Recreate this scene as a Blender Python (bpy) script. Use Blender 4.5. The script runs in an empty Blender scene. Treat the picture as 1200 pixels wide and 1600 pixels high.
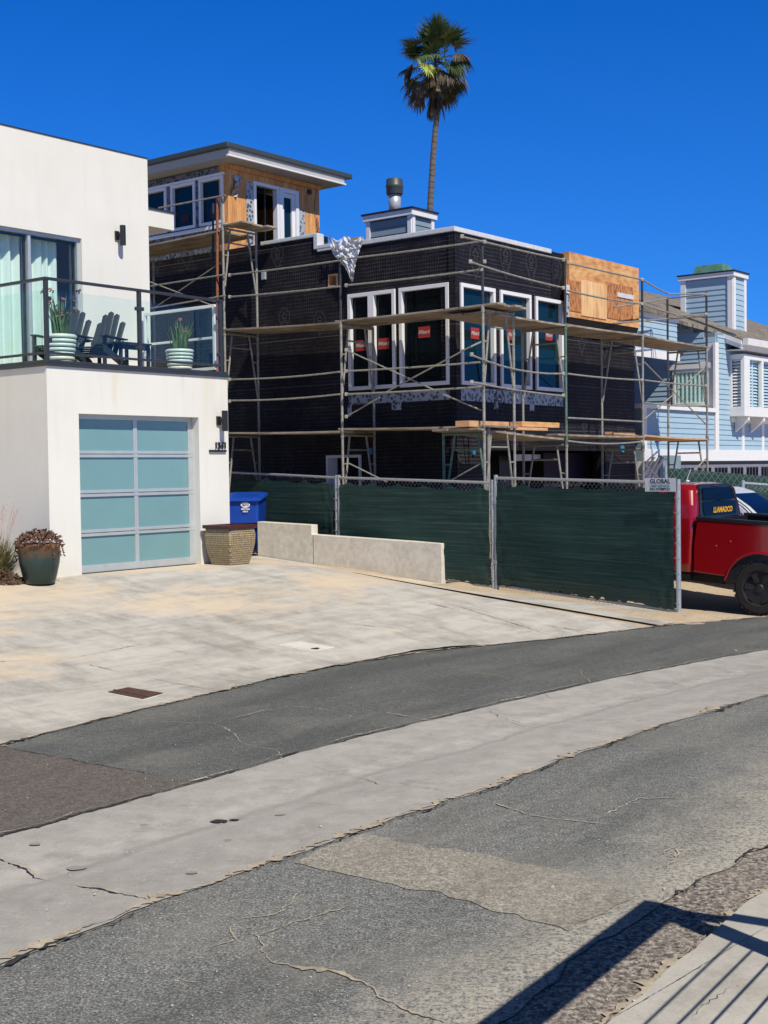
import bpy, math, random
from mathutils import Vector, Matrix, noise
random.seed(7)
R_=math.radians
S=bpy.context.scene
COL=S.collection
# ---------------------------------------------------------------- camera, sky, sun, exposure
FPX=2037.63; PIT=R_(1.8259); ROL=R_(-0.7741); YAW=R_(38.3976); HC=2.0
CAM=Vector((0,0,HC))
cp,sp=math.cos(PIT),math.sin(PIT); cr,sr=math.cos(ROL),math.sin(ROL)
ex=Vector((1,0,0)); ed=Vector((0,-sp,-cp)); fw=Vector((0,cp,-sp))
rt=cr*ex-sr*ed; dn=sr*ex+cr*ed
cam=bpy.data.cameras.new('camera'); co=bpy.data.objects.new('camera',cam); COL.objects.link(co)
m3=Matrix((rt,-dn,-fw)).transposed(); co.matrix_world=Matrix.Translation(CAM)@m3.to_4x4()
cam.sensor_fit='VERTICAL'; cam.sensor_height=36; cam.lens=FPX/1600*36
cam.clip_start=.05; cam.clip_end=2000
S.camera=co
S.render.resolution_x=768; S.render.resolution_y=1024
SUN_AZ,SUN_EL=150,50
w=bpy.data.worlds.new("World"); S.world=w; w.use_nodes=True
nt=w.node_tree; bg=nt.nodes['Background']
sky=nt.nodes.new('ShaderNodeTexSky'); sky.sky_type='NISHITA'; sky.sun_disc=False
sky.sun_elevation=R_(SUN_EL); sky.sun_rotation=R_(SUN_AZ); sky.air_density=1.0; sky.dust_density=0.1; sky.ozone_density=6.0; sky.altitude=50
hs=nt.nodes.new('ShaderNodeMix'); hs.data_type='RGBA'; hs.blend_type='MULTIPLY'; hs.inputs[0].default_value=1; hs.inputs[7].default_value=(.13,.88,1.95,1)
tc=nt.nodes.new('ShaderNodeTexCoord'); mp=nt.nodes.new('ShaderNodeMapping'); mp.inputs['Location'].default_value=(0,0,.09); mp.inputs['Scale'].default_value=(1,1,.85)
nt.links.new(tc.outputs['Generated'],mp.inputs['Vector']); nt.links.new(mp.outputs[0],sky.inputs[0])
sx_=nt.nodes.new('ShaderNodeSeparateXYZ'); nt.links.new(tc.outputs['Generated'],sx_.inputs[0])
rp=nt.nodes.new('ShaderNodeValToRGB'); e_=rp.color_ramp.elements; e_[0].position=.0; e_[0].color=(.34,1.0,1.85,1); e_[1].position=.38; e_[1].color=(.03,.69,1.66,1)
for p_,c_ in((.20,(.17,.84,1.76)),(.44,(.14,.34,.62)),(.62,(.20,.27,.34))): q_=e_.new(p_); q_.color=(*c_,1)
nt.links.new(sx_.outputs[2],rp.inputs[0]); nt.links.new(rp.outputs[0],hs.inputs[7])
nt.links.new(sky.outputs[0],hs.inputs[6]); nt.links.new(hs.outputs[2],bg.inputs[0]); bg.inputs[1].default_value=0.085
sd=bpy.data.lights.new('sun','SUN'); so=bpy.data.objects.new('sun',sd); COL.objects.link(so)
sd.energy=5.0; sd.angle=R_(.5); sd.color=(1,.935,.83)
sv=Vector((math.sin(R_(SUN_AZ))*math.cos(R_(SUN_EL)),math.cos(R_(SUN_AZ))*math.cos(R_(SUN_EL)),math.sin(R_(SUN_EL))))
so.rotation_euler=(-sv).to_track_quat('-Z','Y').to_euler(); so.location=(0,0,40)
S.view_settings.view_transform='Standard'; S.view_settings.look='None'; S.view_settings.gamma=1; S.view_settings.exposure=0.0
# ---------------------------------------------------------------- frames of the place
A=Vector((math.sin(YAW),math.cos(YAW),0)); B=Vector((-math.cos(YAW),math.sin(YAW),0)); Z=Vector((0,0,1))
def ray(u,v):
    a=(u-600)/FPX; b=(v-800)/FPX
    x=cr*a+sr*b; y=-sr*a+cr*b
    return Vector((x,cp-sp*y,-sp-cp*y))
def atY(u,v,Y): r=ray(u,v); return CAM+r*(Y/r.y)
def atZ(u,v,z=0.): r=ray(u,v); return CAM+r*((z-HC)/r.z)
def onpl(u,v,P,d):
    n=Vector((-d.y,d.x,0)); r=ray(u,v); return CAM+r*(n.dot(P-CAM)/n.dot(r))
def sz(u,v,P,d):
    q=onpl(u,v,P,d); return (q-P).dot(d),q.z
def lerp(a,b,t): return a+(b-a)*t
def interp(x,pts):
    if x<=pts[0][0]: return pts[0][1]
    for (a,p),(b,q) in zip(pts,pts[1:]):
        if x<=b: return p+(q-p)*(x-a)/(b-a)
    return pts[-1][1]
def ss(x,a,b):
    t=min(1,max(0,(x-a)/(b-a))); return t*t*(3-2*t)
def zf(x,y):
    a=A.x*x+A.y*y; n=-(B.x*x+B.y*y)
    n0=interp(a,[(5,-8.4),(9.6,-8.75),(13,-8.05),(15,-7.4),(18,-6.5)])
    zA=.67*min(1,max(0,(n0-n)/5.0))
    zB=interp(n,[(-30,.6),(-16.5,.47),(-12.5,.15),(-11.3,.085),(n0 if n0>-11 else -9,0)]) if n<n0 else 0
    z=lerp(zA,zB,ss(a,13.4,17.2)) if n<n0 else 0
    z-=.1*ss(a,16.2,17.3)*ss(-n,6.3,7.0)*(1-ss(-n,8.5,10))
    return z
def hit(u,v,off=0.):
    z=0.
    for i in range(25):
        p=atZ(u,v,z); z=.5*z+.5*(zf(p.x,p.y)+off)
    return atZ(u,v,z)
# ---------------------------------------------------------------- materials
def rgb(c): return (c[0],c[1],c[2],1)
class NT:
    def __init__(s,name):
        s.m=bpy.data.materials.new(name); s.m.use_nodes=True; s.t=s.m.node_tree
        s.b=s.t.nodes['Principled BSDF']; s.co=None
    def n(s,t,**k):
        o=s.t.nodes.new(t)
        for a,v in k.items(): setattr(o,a,v)
        return o
    def l(s,a,b): s.t.links.new(a,b)
    def coord(s,rot=0,scale=(1,1,1)):
        g=s.n('ShaderNodeNewGeometry'); m=s.n('ShaderNodeMapping'); m.inputs['Rotation'].default_value=(0,0,rot); m.inputs['Scale'].default_value=scale
        s.l(g.outputs['Position'],m.inputs['Vector']); return m.outputs[0]
    def noise(s,vec,scale,detail=4,rough=.6):
        o=s.n('ShaderNodeTexNoise'); o.inputs['Scale'].default_value=scale; o.inputs['Detail'].default_value=detail; o.inputs['Roughness'].default_value=rough
        s.l(vec,o.inputs['Vector']); return o.outputs[0]
    def vor(s,vec,scale,feat='F1'):
        o=s.n('ShaderNodeTexVoronoi',feature=feat); o.inputs['Scale'].default_value=scale; s.l(vec,o.inputs['Vector']); return o.outputs[0]
    def ramp(s,fac,stops):
        o=s.n('ShaderNodeValToRGB'); e=o.color_ramp.elements
        while len(e)<len(stops): e.new(.5)
        for i,(p,c) in enumerate(stops):
            e[i].position=p; e[i].color=rgb(c) if not isinstance(c,(int,float)) else (c,c,c,1)
        s.l(fac,o.inputs[0]); return o.outputs[0]
    def mix(s,fac,a,b,mode='MIX'):
        o=s.n('ShaderNodeMix',data_type='RGBA',blend_type=mode)
        if isinstance(fac,(int,float)): o.inputs[0].default_value=fac
        else: s.l(fac,o.inputs[0])
        for i,x in((6,a),(7,b)):
            if isinstance(x,(tuple,list)): o.inputs[i].default_value=rgb(x)
            else: s.l(x,o.inputs[i])
        return o.outputs[2]
    def math(s,op,a,b=0.,clamp=False):
        o=s.n('ShaderNodeMath',operation=op); o.use_clamp=clamp
        for i,x in((0,a),(1,b)):
            if isinstance(x,(int,float)): o.inputs[i].default_value=x
            else: s.l(x,o.inputs[i])
        return o.outputs[0]
    def sep(s,vec):
        o=s.n('ShaderNodeSeparateXYZ'); s.l(vec,o.inputs[0]); return o.outputs
    def bump(s,h,st=.3,dist=.01):
        o=s.n('ShaderNodeBump'); o.inputs['Strength'].default_value=st; o.inputs['Distance'].default_value=dist
        s.l(h,o.inputs['Height']); s.l(o.outputs[0],s.b.inputs['Normal'])
    def out(s,col,rough=.8,metal=0,spec=.5):
        if isinstance(col,(tuple,list)): s.b.inputs['Base Color'].default_value=rgb(col)
        else: s.l(col,s.b.inputs['Base Color'])
        if isinstance(rough,(int,float)): s.b.inputs['Roughness'].default_value=rough
        else: s.l(rough,s.b.inputs['Roughness'])
        s.b.inputs['Metallic'].default_value=metal; s.b.inputs['Specular IOR Level'].default_value=spec
        return s.m
def plain(name,c,rough=.6,metal=0,var=.15,scale=6,bump=0.,spec=.5):
    s=NT(name); v=s.coord(); n=s.noise(v,scale,5); n2=s.noise(v,scale*9,3)
    d=tuple(x*(1-var) for x in c); e=tuple(min(1,x*(1+var*.6)) for x in c)
    col=s.ramp(n,[(.3,d),(.7,e)]); col=s.mix(var*.6,col,s.ramp(n2,[(.35,d),(.65,e)]))
    if bump: s.bump(n2,bump,.005)
    return s.out(col,rough,metal,spec)
RA=R_(90)-YAW   # maps A onto the texture x axis when used as -RA
def coordAB(s,scale=(1,1,1)):
    g=s.n('ShaderNodeNewGeometry'); r=s.n('ShaderNodeVectorRotate',rotation_type='Z_AXIS'); r.inputs['Angle'].default_value=-RA
    s.l(g.outputs['Position'],r.inputs['Vector']); m=s.n('ShaderNodeMapping'); m.inputs['Scale'].default_value=scale
    s.l(r.outputs[0],m.inputs['Vector']); return m.outputs[0]
def mk_stucco():
    s=NT('white_stucco'); v=s.coord(); st=s.noise(coordAB(s,(2.2,2.2,.22)),1.6,5,.6)
    big=s.noise(v,.9,3); col=s.ramp(big,[(.3,(.705,.69,.615)),(.7,(.755,.74,.665))])
    z=s.sep(v)[2]; hm=s.math('MULTIPLY',s.ramp(s.math('MULTIPLY',s.math('SUBTRACT',z,2.1),.75),[(0,0),(1,1)]),s.ramp(s.math('SUBTRACT',3.5,z),[(0,0),(.02,1)]))
    k=s.math('MULTIPLY',hm,s.ramp(st,[(.5,0),(.66,1)]),True)
    col=s.mix(s.math('MULTIPLY',k,.6),col,(.66,.56,.36))
    st2=s.noise(coordAB(s,(5,5,.5)),2.,4,.6); col=s.mix(s.math('MULTIPLY',s.ramp(st2,[(.5,0),(.75,1)]),.13),col,(.52,.50,.44))
    base=s.ramp(s.math('SUBTRACT',z,.62),[(0,1),(.35,0)]); col=s.mix(s.math('MULTIPLY',base,s.math('MULTIPLY',s.noise(v,5,4),.6)),col,(.5,.43,.33))
    s.bump(s.noise(v,60,4),.25,.004); return s.out(col,.92)
def mk_asphalt(name,c1,c2,c3,patch=.5,seed=0,dust=False):
    s=NT(name); v=s.coord(); g=s.noise(v,78,4,.9); g2=s.noise(v,17,5,.8); b=s.noise(v,.9,5,.6); vb=s.vor(v,70)
    col=s.ramp(g,[(.38,tuple(x*.8 for x in c1)),(.50,c2),(.62,tuple(x*1.15 for x in c3))])
    col=s.mix(s.ramp(g2,[(.36,.55),(.62,0)]),col,tuple(x*.55 for x in c1))
    col=s.mix(s.math('MULTIPLY',s.ramp(b,[(.48,0),(.66,1)]),patch),col,(.27,.255,.22))
    fine=s.noise(v,3.1,6,.75); col=s.mix(s.math('MULTIPLY',s.ramp(fine,[(.56,0),(.66,1)]),patch*.5),col,(.30,.28,.24))
    tr=s.noise(coordAB(s,(.25,1.2,1)),1.3,5,.6); col=s.mix(s.math('MULTIPLY',s.ramp(tr,[(.45,0),(.62,1)]),.35),col,tuple(x*.8 for x in c1))
    vs_=s.vor(v,23); col=s.mix(s.math('MULTIPLY',s.ramp(vs_,[(.05,1),(.16,0)]),s.ramp(s.noise(v,11,2),[(.5,0),(.6,.8)])),col,(.42,.39,.33))
    if dust:
        x=s.sep(v); d=s.math('SUBTRACT',s.math('MULTIPLY',s.math('SUBTRACT',x[0],1.2),.835),s.math('MULTIPLY',s.math('SUBTRACT',x[1],5.85),.551))
        dd=s.ramp(s.math('ADD',s.math('ADD',s.math('MULTIPLY',d,1.0),.75),s.math('MULTIPLY',s.math('SUBTRACT',s.noise(v,1.6,6,.7),.5),1.5)),[(.12,0),(.75,.8)])
        dd=s.math('MULTIPLY',dd,s.ramp(s.noise(v,38,4,.85),[(.42,0),(.54,1)])); col=s.mix(dd,col,(.50,.46,.38))
    h=s.math('ADD',g,s.math('MULTIPLY',vb,.6)); s.bump(h,.35,.006); return s.out(col,.92,spec=.2)
def mk_concrete(name,c1,c2,sand=(.5,.41,.29),sandamt=0.,scale=1.,stretch=(1,1,1),thr=.5,stain=False,centre=False):
    s=NT(name); v=s.coord(); va=coordAB(s,stretch); b=s.noise(va,.55*scale,6,.62); m=s.noise(v,4*scale,5,.65); g=s.noise(v,70,3,.7)
    col=s.ramp(b,[(.32,c1),(.62,c2)]); col=s.mix(.45,col,s.ramp(m,[(.35,tuple(x*.8 for x in c1)),(.65,tuple(min(.9,x*1.1) for x in c2))]))
    col=s.mix(.2,col,s.ramp(g,[(.35,tuple(x*.55 for x in c1)),(.65,c2)]))
    if stain:
        sp_=s.vor(v,9); col=s.mix(s.math('MULTIPLY',s.ramp(sp_,[(.03,1),(.07,0)]),.7),col,(.09,.08,.075))
        k2=s.noise(v,2.6,5,.7); col=s.mix(s.ramp(k2,[(.55,0),(.72,.5)]),col,tuple(x*.6 for x in c1)); k3=s.noise(v,14,5,.8); col=s.mix(s.ramp(k3,[(.56,0),(.66,.5)]),col,(.48,.44,.38))
    if centre:
        at=s.n('ShaderNodeAttribute'); at.attribute_name='across'
        wob=s.math('MULTIPLY',s.math('SUBTRACT',s.noise(v,1.1,5,.7),.5),.22); a_=s.math('ADD',at.outputs['Fac'],wob)
        d1=s.math('ABSOLUTE',s.math('SUBTRACT',a_,.50)); d2=s.math('ABSOLUTE',s.math('SUBTRACT',a_,.60)); d3=s.math('ABSOLUTE',s.math('SUBTRACT',a_,.39))
        col=s.mix(s.math('MULTIPLY',s.ramp(d1,[(0,1),(.035,0)]),s.ramp(m,[(.35,.1),(.6,.55)])),col,(.17,.16,.15))
        col=s.mix(s.math('MULTIPLY',s.ramp(d2,[(0,1),(.10,0)]),s.ramp(m,[(.35,.1),(.65,.5)])),col,(.27,.25,.24))
        col=s.mix(s.math('MULTIPLY',s.ramp(d3,[(0,1),(.06,0)]),s.ramp(m,[(.4,.0),(.7,.6)])),col,(.52,.49,.45))
    if sandamt:
        stk=s.noise(coordAB(s,(.5,3.2,1)),1.1,6,.65); col=s.mix(s.math('MULTIPLY',s.ramp(stk,[(.48,0),(.6,1)]),.55),col,(.55,.52,.46)); stk2=s.noise(coordAB(s,(1.3,.5,1)),1.5,6,.7); col=s.mix(s.math('MULTIPLY',s.ramp(stk2,[(.5,0),(.64,1)]),.5),col,(.20,.185,.16))
        q=s.noise(va,.5*scale,7,.62)
        o=s.n('ShaderNodeMapping'); o.inputs['Location'].default_value=(3.3,8.1,0); s.l(va,o.inputs[0]); q=s.noise(o.outputs[0],.42*scale,7,.66)
        # wind-blown sand lies thicker towards the garage and fence (real deposit, by place)
        ab=s.sep(coordAB(s)); far=s.math('ADD',s.math('MULTIPLY',ab[1],.085),-.83)   # B distance
        f=s.math('ADD',q,s.math('MINIMUM',s.math('MAXIMUM',far,-.25),.14))
        f=s.ramp(f,[(thr,0),(thr+.10,1)]); col=s.mix(s.math('MULTIPLY',f,sandamt),col,s.mix(s.ramp(g,[(.3,0),(.7,1)]),tuple(x*.85 for x in sand),sand))
    s.bump(s.math('ADD',g,m),.25,.004); return s.out(col,.9,spec=.3)
def mk_sand(name='sand'):
    s=NT(name); v=s.coord(); g=s.noise(v,90,3,.8); m=s.noise(v,7,6,.7); col=s.ramp(g,[(.3,(.36,.28,.19)),(.7,(.60,.49,.35))])
    col=s.mix(s.ramp(m,[(.5,0),(.7,.6)]),col,(.30,.25,.19)); s.bump(s.math('ADD',g,m),.6,.012); return s.out(col,.95,spec=.2)
def mk_gravel(name):
    s=NT(name); v=s.coord(); g=s.noise(v,85,3,.8); k=s.noise(v,33,6,.85); m=s.noise(v,2.5,4,.7)
    col=s.ramp(k,[(.38,(.05,.04,.035)),(.49,(.20,.17,.145)),(.60,(.62,.56,.48))]); col=s.mix(s.ramp(m,[(.45,0),(.7,.45)]),col,(.42,.37,.30),'MIX'); vb=s.vor(v,60); col=s.mix(s.ramp(vb,[(.12,.8),(.3,0)]),col,s.ramp(g,[(.35,(.10,.08,.07)),(.65,(.55,.50,.43))]))
    s.bump(s.math('ADD',g,k),.8,.015); return s.out(col,.95,spec=.2)
def mk_wrap(axis):
    s=NT('house_wrap_'+axis); v=coordAB(s); x=s.sep(v); h=x[0] if axis=='a' else x[1]
    def lines(c,per,wd):
        f=s.math('FRACT',s.math('DIVIDE',c,per)); return s.math('LESS_THAN',f,wd)
    n=s.noise(v,1.1,4,.65); n2=s.noise(v,6,4,.7)
    wob=s.math('MULTIPLY',s.math('SUBTRACT',s.noise(v,3,2),.5),.05)
    a=lines(s.math('ADD',h,wob),.055,.2); b=lines(s.math('ADD',x[2],wob),.07,.24)
    a=s.math('MULTIPLY',a,.55 if axis=='a' else 1.)
    g=s.math('MAXIMUM',a,b); g=s.math('MULTIPLY',g,s.ramp(n,[(.36,.05),(.66,1)])); g=s.math('MULTIPLY',g,s.ramp(n2,[(.3,.45),(.6,1)]))
    col=s.mix(g,s.ramp(n2,[(.3,(.004,.004,.006)),(.7,(.011,.010,.014))]),(.058,.052,.050))
    big=s.math('FRACT',s.math('DIVIDE',x[2],.91)); col=s.mix(s.math('LESS_THAN',big,.018),col,(.07,.065,.07))
    s.bump(s.math('ADD',g,s.math('MULTIPLY',s.noise(v,2.2,3),2.)),.4,.02); return s.out(col,.62,spec=.22)
def mk_ply(name,c1,c2,c3,vert=True,flake=False):
    s=NT(name); v=coordAB(s,(5,5,.9) if vert else (.8,.8,5))
    if flake:
        v=coordAB(s,(3,3,1)); k=s.vor(v,7); n=s.noise(v,9,6,.8); f=s.math('ADD',s.math('MULTIPLY',k,.6),s.math('MULTIPLY',n,.6))
    else: f=s.noise(v,1.5,7,.72)
    d=s.n('ShaderNodeTexWave',wave_type='BANDS'); d.inputs['Scale'].default_value=1.1; d.inputs['Distortion'].default_value=9; d.inputs['Detail'].default_value=3; s.l(v,d.inputs['Vector'])
    f=s.math('ADD',s.math('MULTIPLY',f,.90),s.math('MULTIPLY',d.outputs['Fac'],.10))
    col=s.ramp(f,[(.3,c1),(.5,c2),(.68,c3)]); s.bump(f,.15,.004); return s.out(col,.75)
def mk_tape(nm='flashing_tape',k_=1.):
    s=NT(nm); v=s.coord(); k=s.vor(v,13); n=s.noise(v,30,3)
    col=s.ramp(k,[(.0,(.03*k_,.05*k_,.08*k_)),(.38,(.12*k_,.15*k_,.2*k_)),(.47,(.5*k_,.54*k_,.57*k_)),(1,(.6*k_,.62*k_,.64*k_))]); return s.out(col,.5)
def glass_arch(name,tint,refl=.1,dark=0.):
    s=NT(name); s.t.nodes.remove(s.b); o=[n for n in s.t.nodes if n.type=='OUTPUT_MATERIAL'][0]
    t=s.n('ShaderNodeBsdfTransparent'); t.inputs[0].default_value=rgb(tint); g=s.n('ShaderNodeBsdfGlossy'); g.inputs['Roughness'].default_value=.02; g.inputs[0].default_value=(.9,.95,1,1)
    lw=s.n('ShaderNodeLayerWeight'); lw.inputs[0].default_value=.5
    f=s.math('ADD',s.math('MULTIPLY',s.math('POWER',lw.outputs['Facing'],4),.5),refl,True)
    mx=s.n('ShaderNodeMixShader'); s.l(f,mx.inputs[0]); s.l(t.outputs[0],mx.inputs[1]); s.l(g.outputs[0],mx.inputs[2]); s.l(mx.outputs[0],o.inputs[0]); return s.m
def mk_foliage(name,stops,scale=3,rough=.6):
    s=NT(name); v=s.coord(); n=s.noise(v,scale,4,.7); return s.out(s.ramp(n,stops),rough,spec=.3)
def mk_screen():
    s=NT('green_mesh_screen'); v=s.coord(scale=(1,1,1)); a=s.noise(s.coord(scale=(.35,.35,30)),1.6,6,.75); b=s.noise(v,1.3,3); c=s.noise(s.coord(scale=(60,60,60)),1,2)
    col=s.ramp(a,[(.3,(.016,.036,.032)),(.52,(.034,.066,.060)),(.70,(.10,.15,.135))]); col=s.mix(.35,col,s.ramp(b,[(.35,(.009,.032,.027)),(.7,(.026,.065,.056))]))
    z=s.sep(v)[2]; du=s.math('MULTIPLY',s.ramp(z,[(.05,1),(.45,0)]),s.math('MULTIPLY',b,.5)); col=s.mix(du,col,(.13,.12,.07))
    s.bump(c,.3,.003); return s.out(col,.9,spec=.08)
M_={}
M_['stucco']=mk_stucco()
M_['asphalt']=mk_asphalt('asphalt_road',(.050,.054,.053),(.122,.128,.124),(.27,.275,.26),.22)
M_['asphalt_near']=mk_asphalt('asphalt_worn',(.060,.064,.062),(.185,.190,.182),(.46,.46,.43),.5,dust=True)
M_['asphalt_brown']=mk_asphalt('asphalt_patch_brown',(.09,.078,.07),(.15,.132,.12),(.21,.19,.17),.0)
M_['patch']=mk_asphalt('worn_gravel_patch',(.16,.145,.12),(.34,.315,.265),(.52,.49,.42),.3)
M_['gutter']=mk_concrete('gutter_concrete',(.30,.285,.262),(.43,.41,.38),stretch=(.35,1.4,1),stain=True,centre=True)
M_['drive']=mk_concrete('driveway_concrete',(.31,.295,.265),(.52,.495,.445),sand=(.66,.54,.39),sandamt=.8,stretch=(.7,1.1,1),thr=.56)
M_['walk']=mk_concrete('sidewalk_concrete',(.38,.36,.31),(.50,.475,.42),stain=True)
M_['concrete']=mk_concrete('wall_concrete',(.56,.53,.45),(.76,.73,.64),scale=2.5)
M_['lid']=mk_concrete('lid_concrete',(.50,.47,.41),(.66,.63,.56))
M_['sand']=mk_sand(); M_['gravel']=mk_gravel('verge_gravel')
M_['seam']=plain('sand_filled_seam',(.42,.36,.27),.95,var=.5,scale=9,bump=.5)
M_['seamdark']=plain('dark_broken_edge',(.035,.033,.03),.95,var=.5,scale=9,bump=.5)
M_['faint']=plain('faint_stain',(.16,.15,.14),.9,var=.3)
M_['streak']=plain('damp_streak',(.27,.255,.235),.9,var=.2)
M_['palestreak']=plain('pale_scuff',(.46,.44,.41),.9,var=.2)
M_['oil']=plain('oil_stain',(.03,.028,.028),.7,var=.3)
M_['rust']=plain('rusty_iron',(.085,.04,.028),.8,var=.5,scale=25,bump=.5)
M_['wrapa']=mk_wrap('a'); M_['wrapb']=mk_wrap('b')
M_['wrapplain']=plain('black_wrap_sheet',(.010,.010,.013),.55,var=.4,spec=.25)
M_['mark']=plain('grey_print',(.055,.052,.055),.8,var=.3,scale=15)
M_['ply']=mk_ply('plywood_vertical',(.40,.15,.035),(.62,.29,.09),(.74,.42,.17))
M_['plyh']=mk_ply('plywood_horizontal',(.36,.14,.035),(.62,.32,.12),(.72,.45,.20),vert=False)
M_['plylight']=mk_ply('plywood_pale',(.50,.25,.09),(.72,.44,.20),(.80,.55,.30))
M_['osb']=mk_ply('strand_board_dark',(.14,.045,.012),(.33,.12,.035),(.50,.22,.08),flake=True)
M_['lumber']=mk_ply('fresh_lumber',(.42,.20,.08),(.58,.32,.15),(.66,.42,.23),vert=False)
M_['plank']=mk_ply('weathered_plank',(.12,.095,.065),(.27,.225,.165),(.42,.37,.29),vert=False)
M_['tape']=mk_tape(k_=.72); M_['tapeshaded']=mk_tape('shaded_flashing_tape',.30)  # second one is the same tape with the eave shade put into its colour
M_['flash']=plain('galvanised_flashing',(.62,.64,.65),.5,var=.15,scale=12,bump=.3)
M_['white']=plain('white_trim_paint',(.76,.76,.75),.5,var=.05)
M_['vinyl']=plain('white_vinyl_frame',(.78,.78,.78),.35,var=.03)
M_['soffit']=plain('grey_fascia',(.42,.41,.39),.7,var=.06)
M_['roofdark']=plain('charcoal_metal_fascia',(.045,.06,.062),.45,var=.1)
M_['darkwin']=plain('dark_window_glass',(.003,.007,.009),.03,var=.2,scale=.7,spec=.22)
M_['tealwin']=plain('teal_window_glass',(.004,.020,.028),.03,var=.3,scale=.5,spec=.28)
M_['void']=plain('dark_interior',(.010,.008,.010),.9,var=.3)
M_['purple']=plain('dark_purple_panel',(.022,.008,.022),.7,var=.2)
M_['red']=plain('red_sticker',(.34,.025,.025),.6,var=.08)
M_['printpale']=plain('pale_print',(.45,.42,.42),.6,var=.02)
M_['whitetxt']=plain('white_print',(.75,.75,.75),.6,var=.02)
M_['navy']=plain('navy_print',(.01,.01,.05),.6,var=.02)
M_['greentxt']=plain('green_print',(.10,.38,.28),.6,var=.1)
M_['yellow']=plain('yellow_print',(.80,.42,.02),.5,var=.25,scale=40)
M_['black']=plain('black_metal',(.014,.014,.016),.45,var=.1)
M_['railing']=plain('dark_grey_railing',(.045,.05,.058),.4,metal=.3,var=.1)
M_['alu']=plain('brushed_aluminium',(.50,.54,.54),.38,metal=.35,var=.08)
M_['greenwire']=plain('green_coated_wire',(.12,.20,.16),.6); M_['galv']=plain('galvanised_pipe',(.42,.45,.46),.45,metal=.4,var=.25,scale=30)
M_['steel']=plain('scaffold_steel',(.34,.33,.28),.55,metal=.25,var=.45,scale=14,bump=.3)
M_['steeldark']=plain('scaffold_steel_dark',(.05,.055,.06),.55,metal=.3,var=.4,scale=14)
M_['steelgreen']=plain('scaffold_steel_green',(.10,.20,.15),.6,metal=.1,var=.5,scale=14)
M_['steelrust']=plain('scaffold_steel_rust',(.30,.11,.05),.8,var=.4,scale=14)
M_['frost']=plain('frosted_teal_glass',(.17,.315,.325),.22,var=.05,scale=1.5,spec=.6)
M_['curtain']=plain('pale_green_sheer',(.74,.82,.76),.8,var=.05)
M_['clear']=glass_arch('clear_green_glass',(.93,.985,.97),.02)
M_['doorglass']=glass_arch('sliding_door_glass',(.93,.97,.96),.02)
M_['bluesid']=plain('pale_blue_siding',(.33,.47,.57),.7,var=.05,scale=3)
M_['greysid']=plain('grey_blue_siding',(.20,.27,.31),.7,var=.06,scale=3)
M_['shingle']=None
def mk_shingle():
    s=NT('weathered_shingle'); v=coordAB(s,(1,1,1)); b=s.n('ShaderNodeTexBrick'); b.inputs['Scale'].default_value=2.2; b.inputs['Brick Width'].default_value=.5; b.inputs['Row Height'].default_value=.28; b.inputs['Mortar Size'].default_value=.02
    b.inputs['Color1'].default_value=(.13,.105,.08,1); b.inputs['Color2'].default_value=(.24,.205,.165,1); b.inputs['Mortar'].default_value=(.03,.025,.02,1); s.l(v,b.inputs['Vector'])
    n=s.noise(v,9,5,.7); col=s.mix(s.ramp(n,[(.4,0),(.7,.6)]),b.outputs[0],(.30,.27,.23)); s.bump(s.math('ADD',b.outputs['Fac'],n),.6,.02); return s.out(col,.9)
M_['shingle']=mk_shingle()
M_['copper']=plain('green_copper',(.085,.22,.16),.6,var=.4,scale=6)
M_['screen']=mk_screen()
M_['bluebin']=plain('blue_plastic',(.006,.055,.36),.35,var=.1)
M_['redpaint']=plain('red_car_paint',(.26,.004,.008),.18,var=.05,spec=.7)
M_['redpaint'].node_tree.nodes['Principled BSDF'].inputs['Coat Weight'].default_value=.35
M_['whitepaint']=plain('silver_white_car_paint',(.52,.55,.60),.2,var=.02,spec=.7)
M_['rubber']=plain('tyre_rubber',(.012,.012,.012),.8,var=.3,scale=20,bump=.3)
M_['blackplastic']=plain('black_plastic',(.012,.014,.017),.4,var=.1)
M_['autoglass']=plain('auto_glass',(.002,.003,.005),.08,var=.1,spec=.10)
M_['chair']=plain('slate_grey_chair',(.028,.036,.040),.55,var=.15,scale=8)
M_['potstripe']=plain('pale_green_ceramic',(.72,.76,.66),.35,var=.1,scale=5)
M_['potgroove']=plain('dark_glaze_groove',(.02,.025,.02),.5,var=.1)
M_['concretefloor']=plain('deck_floor',(.30,.29,.27),.8,var=.1)
def mk_glaze():
    s=NT('green_brown_glaze'); v=s.coord(); z=s.sep(v)[2]; n=s.noise(v,9,6,.7); f=s.math('ADD',s.math('MULTIPLY',s.math('SUBTRACT',z,.66),2.),s.math('MULTIPLY',s.math('SUBTRACT',n,.5),.9))
    col=s.ramp(f,[(.35,(.012,.030,.027)),(.6,(.022,.050,.045)),(.80,(.085,.055,.03)),(.98,(.19,.08,.03))]); return s.out(col,.3)
M_['glaze']=mk_glaze()
def mk_mosaic():
    s=NT('brown_mosaic_tile'); v=coordAB(s); x=s.sep(v); h=s.math('ADD',x[0],x[1])
    def g(c): return s.math('LESS_THAN',s.math('FRACT',s.math('DIVIDE',c,.031)),.2)
    k=s.math('MAXIMUM',g(h),g(x[2])); n=s.noise(v,22,3); col=s.mix(k,s.ramp(n,[(.3,(.30,.22,.11)),(.7,(.48,.38,.22))]),(.07,.05,.03)); s.bump(s.math('SUBTRACT',1,k),.6,.01); return s.out(col,.45)
M_['mosaic']=mk_mosaic()
M_['maroon']=plain('maroon_glaze',(.07,.018,.018),.4,var=.2)
M_['succulent']=mk_foliage('succulent_leaves',[(.3,(.035,.015,.012)),(.55,(.12,.06,.04)),(.75,(.20,.13,.07))],14)
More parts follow.
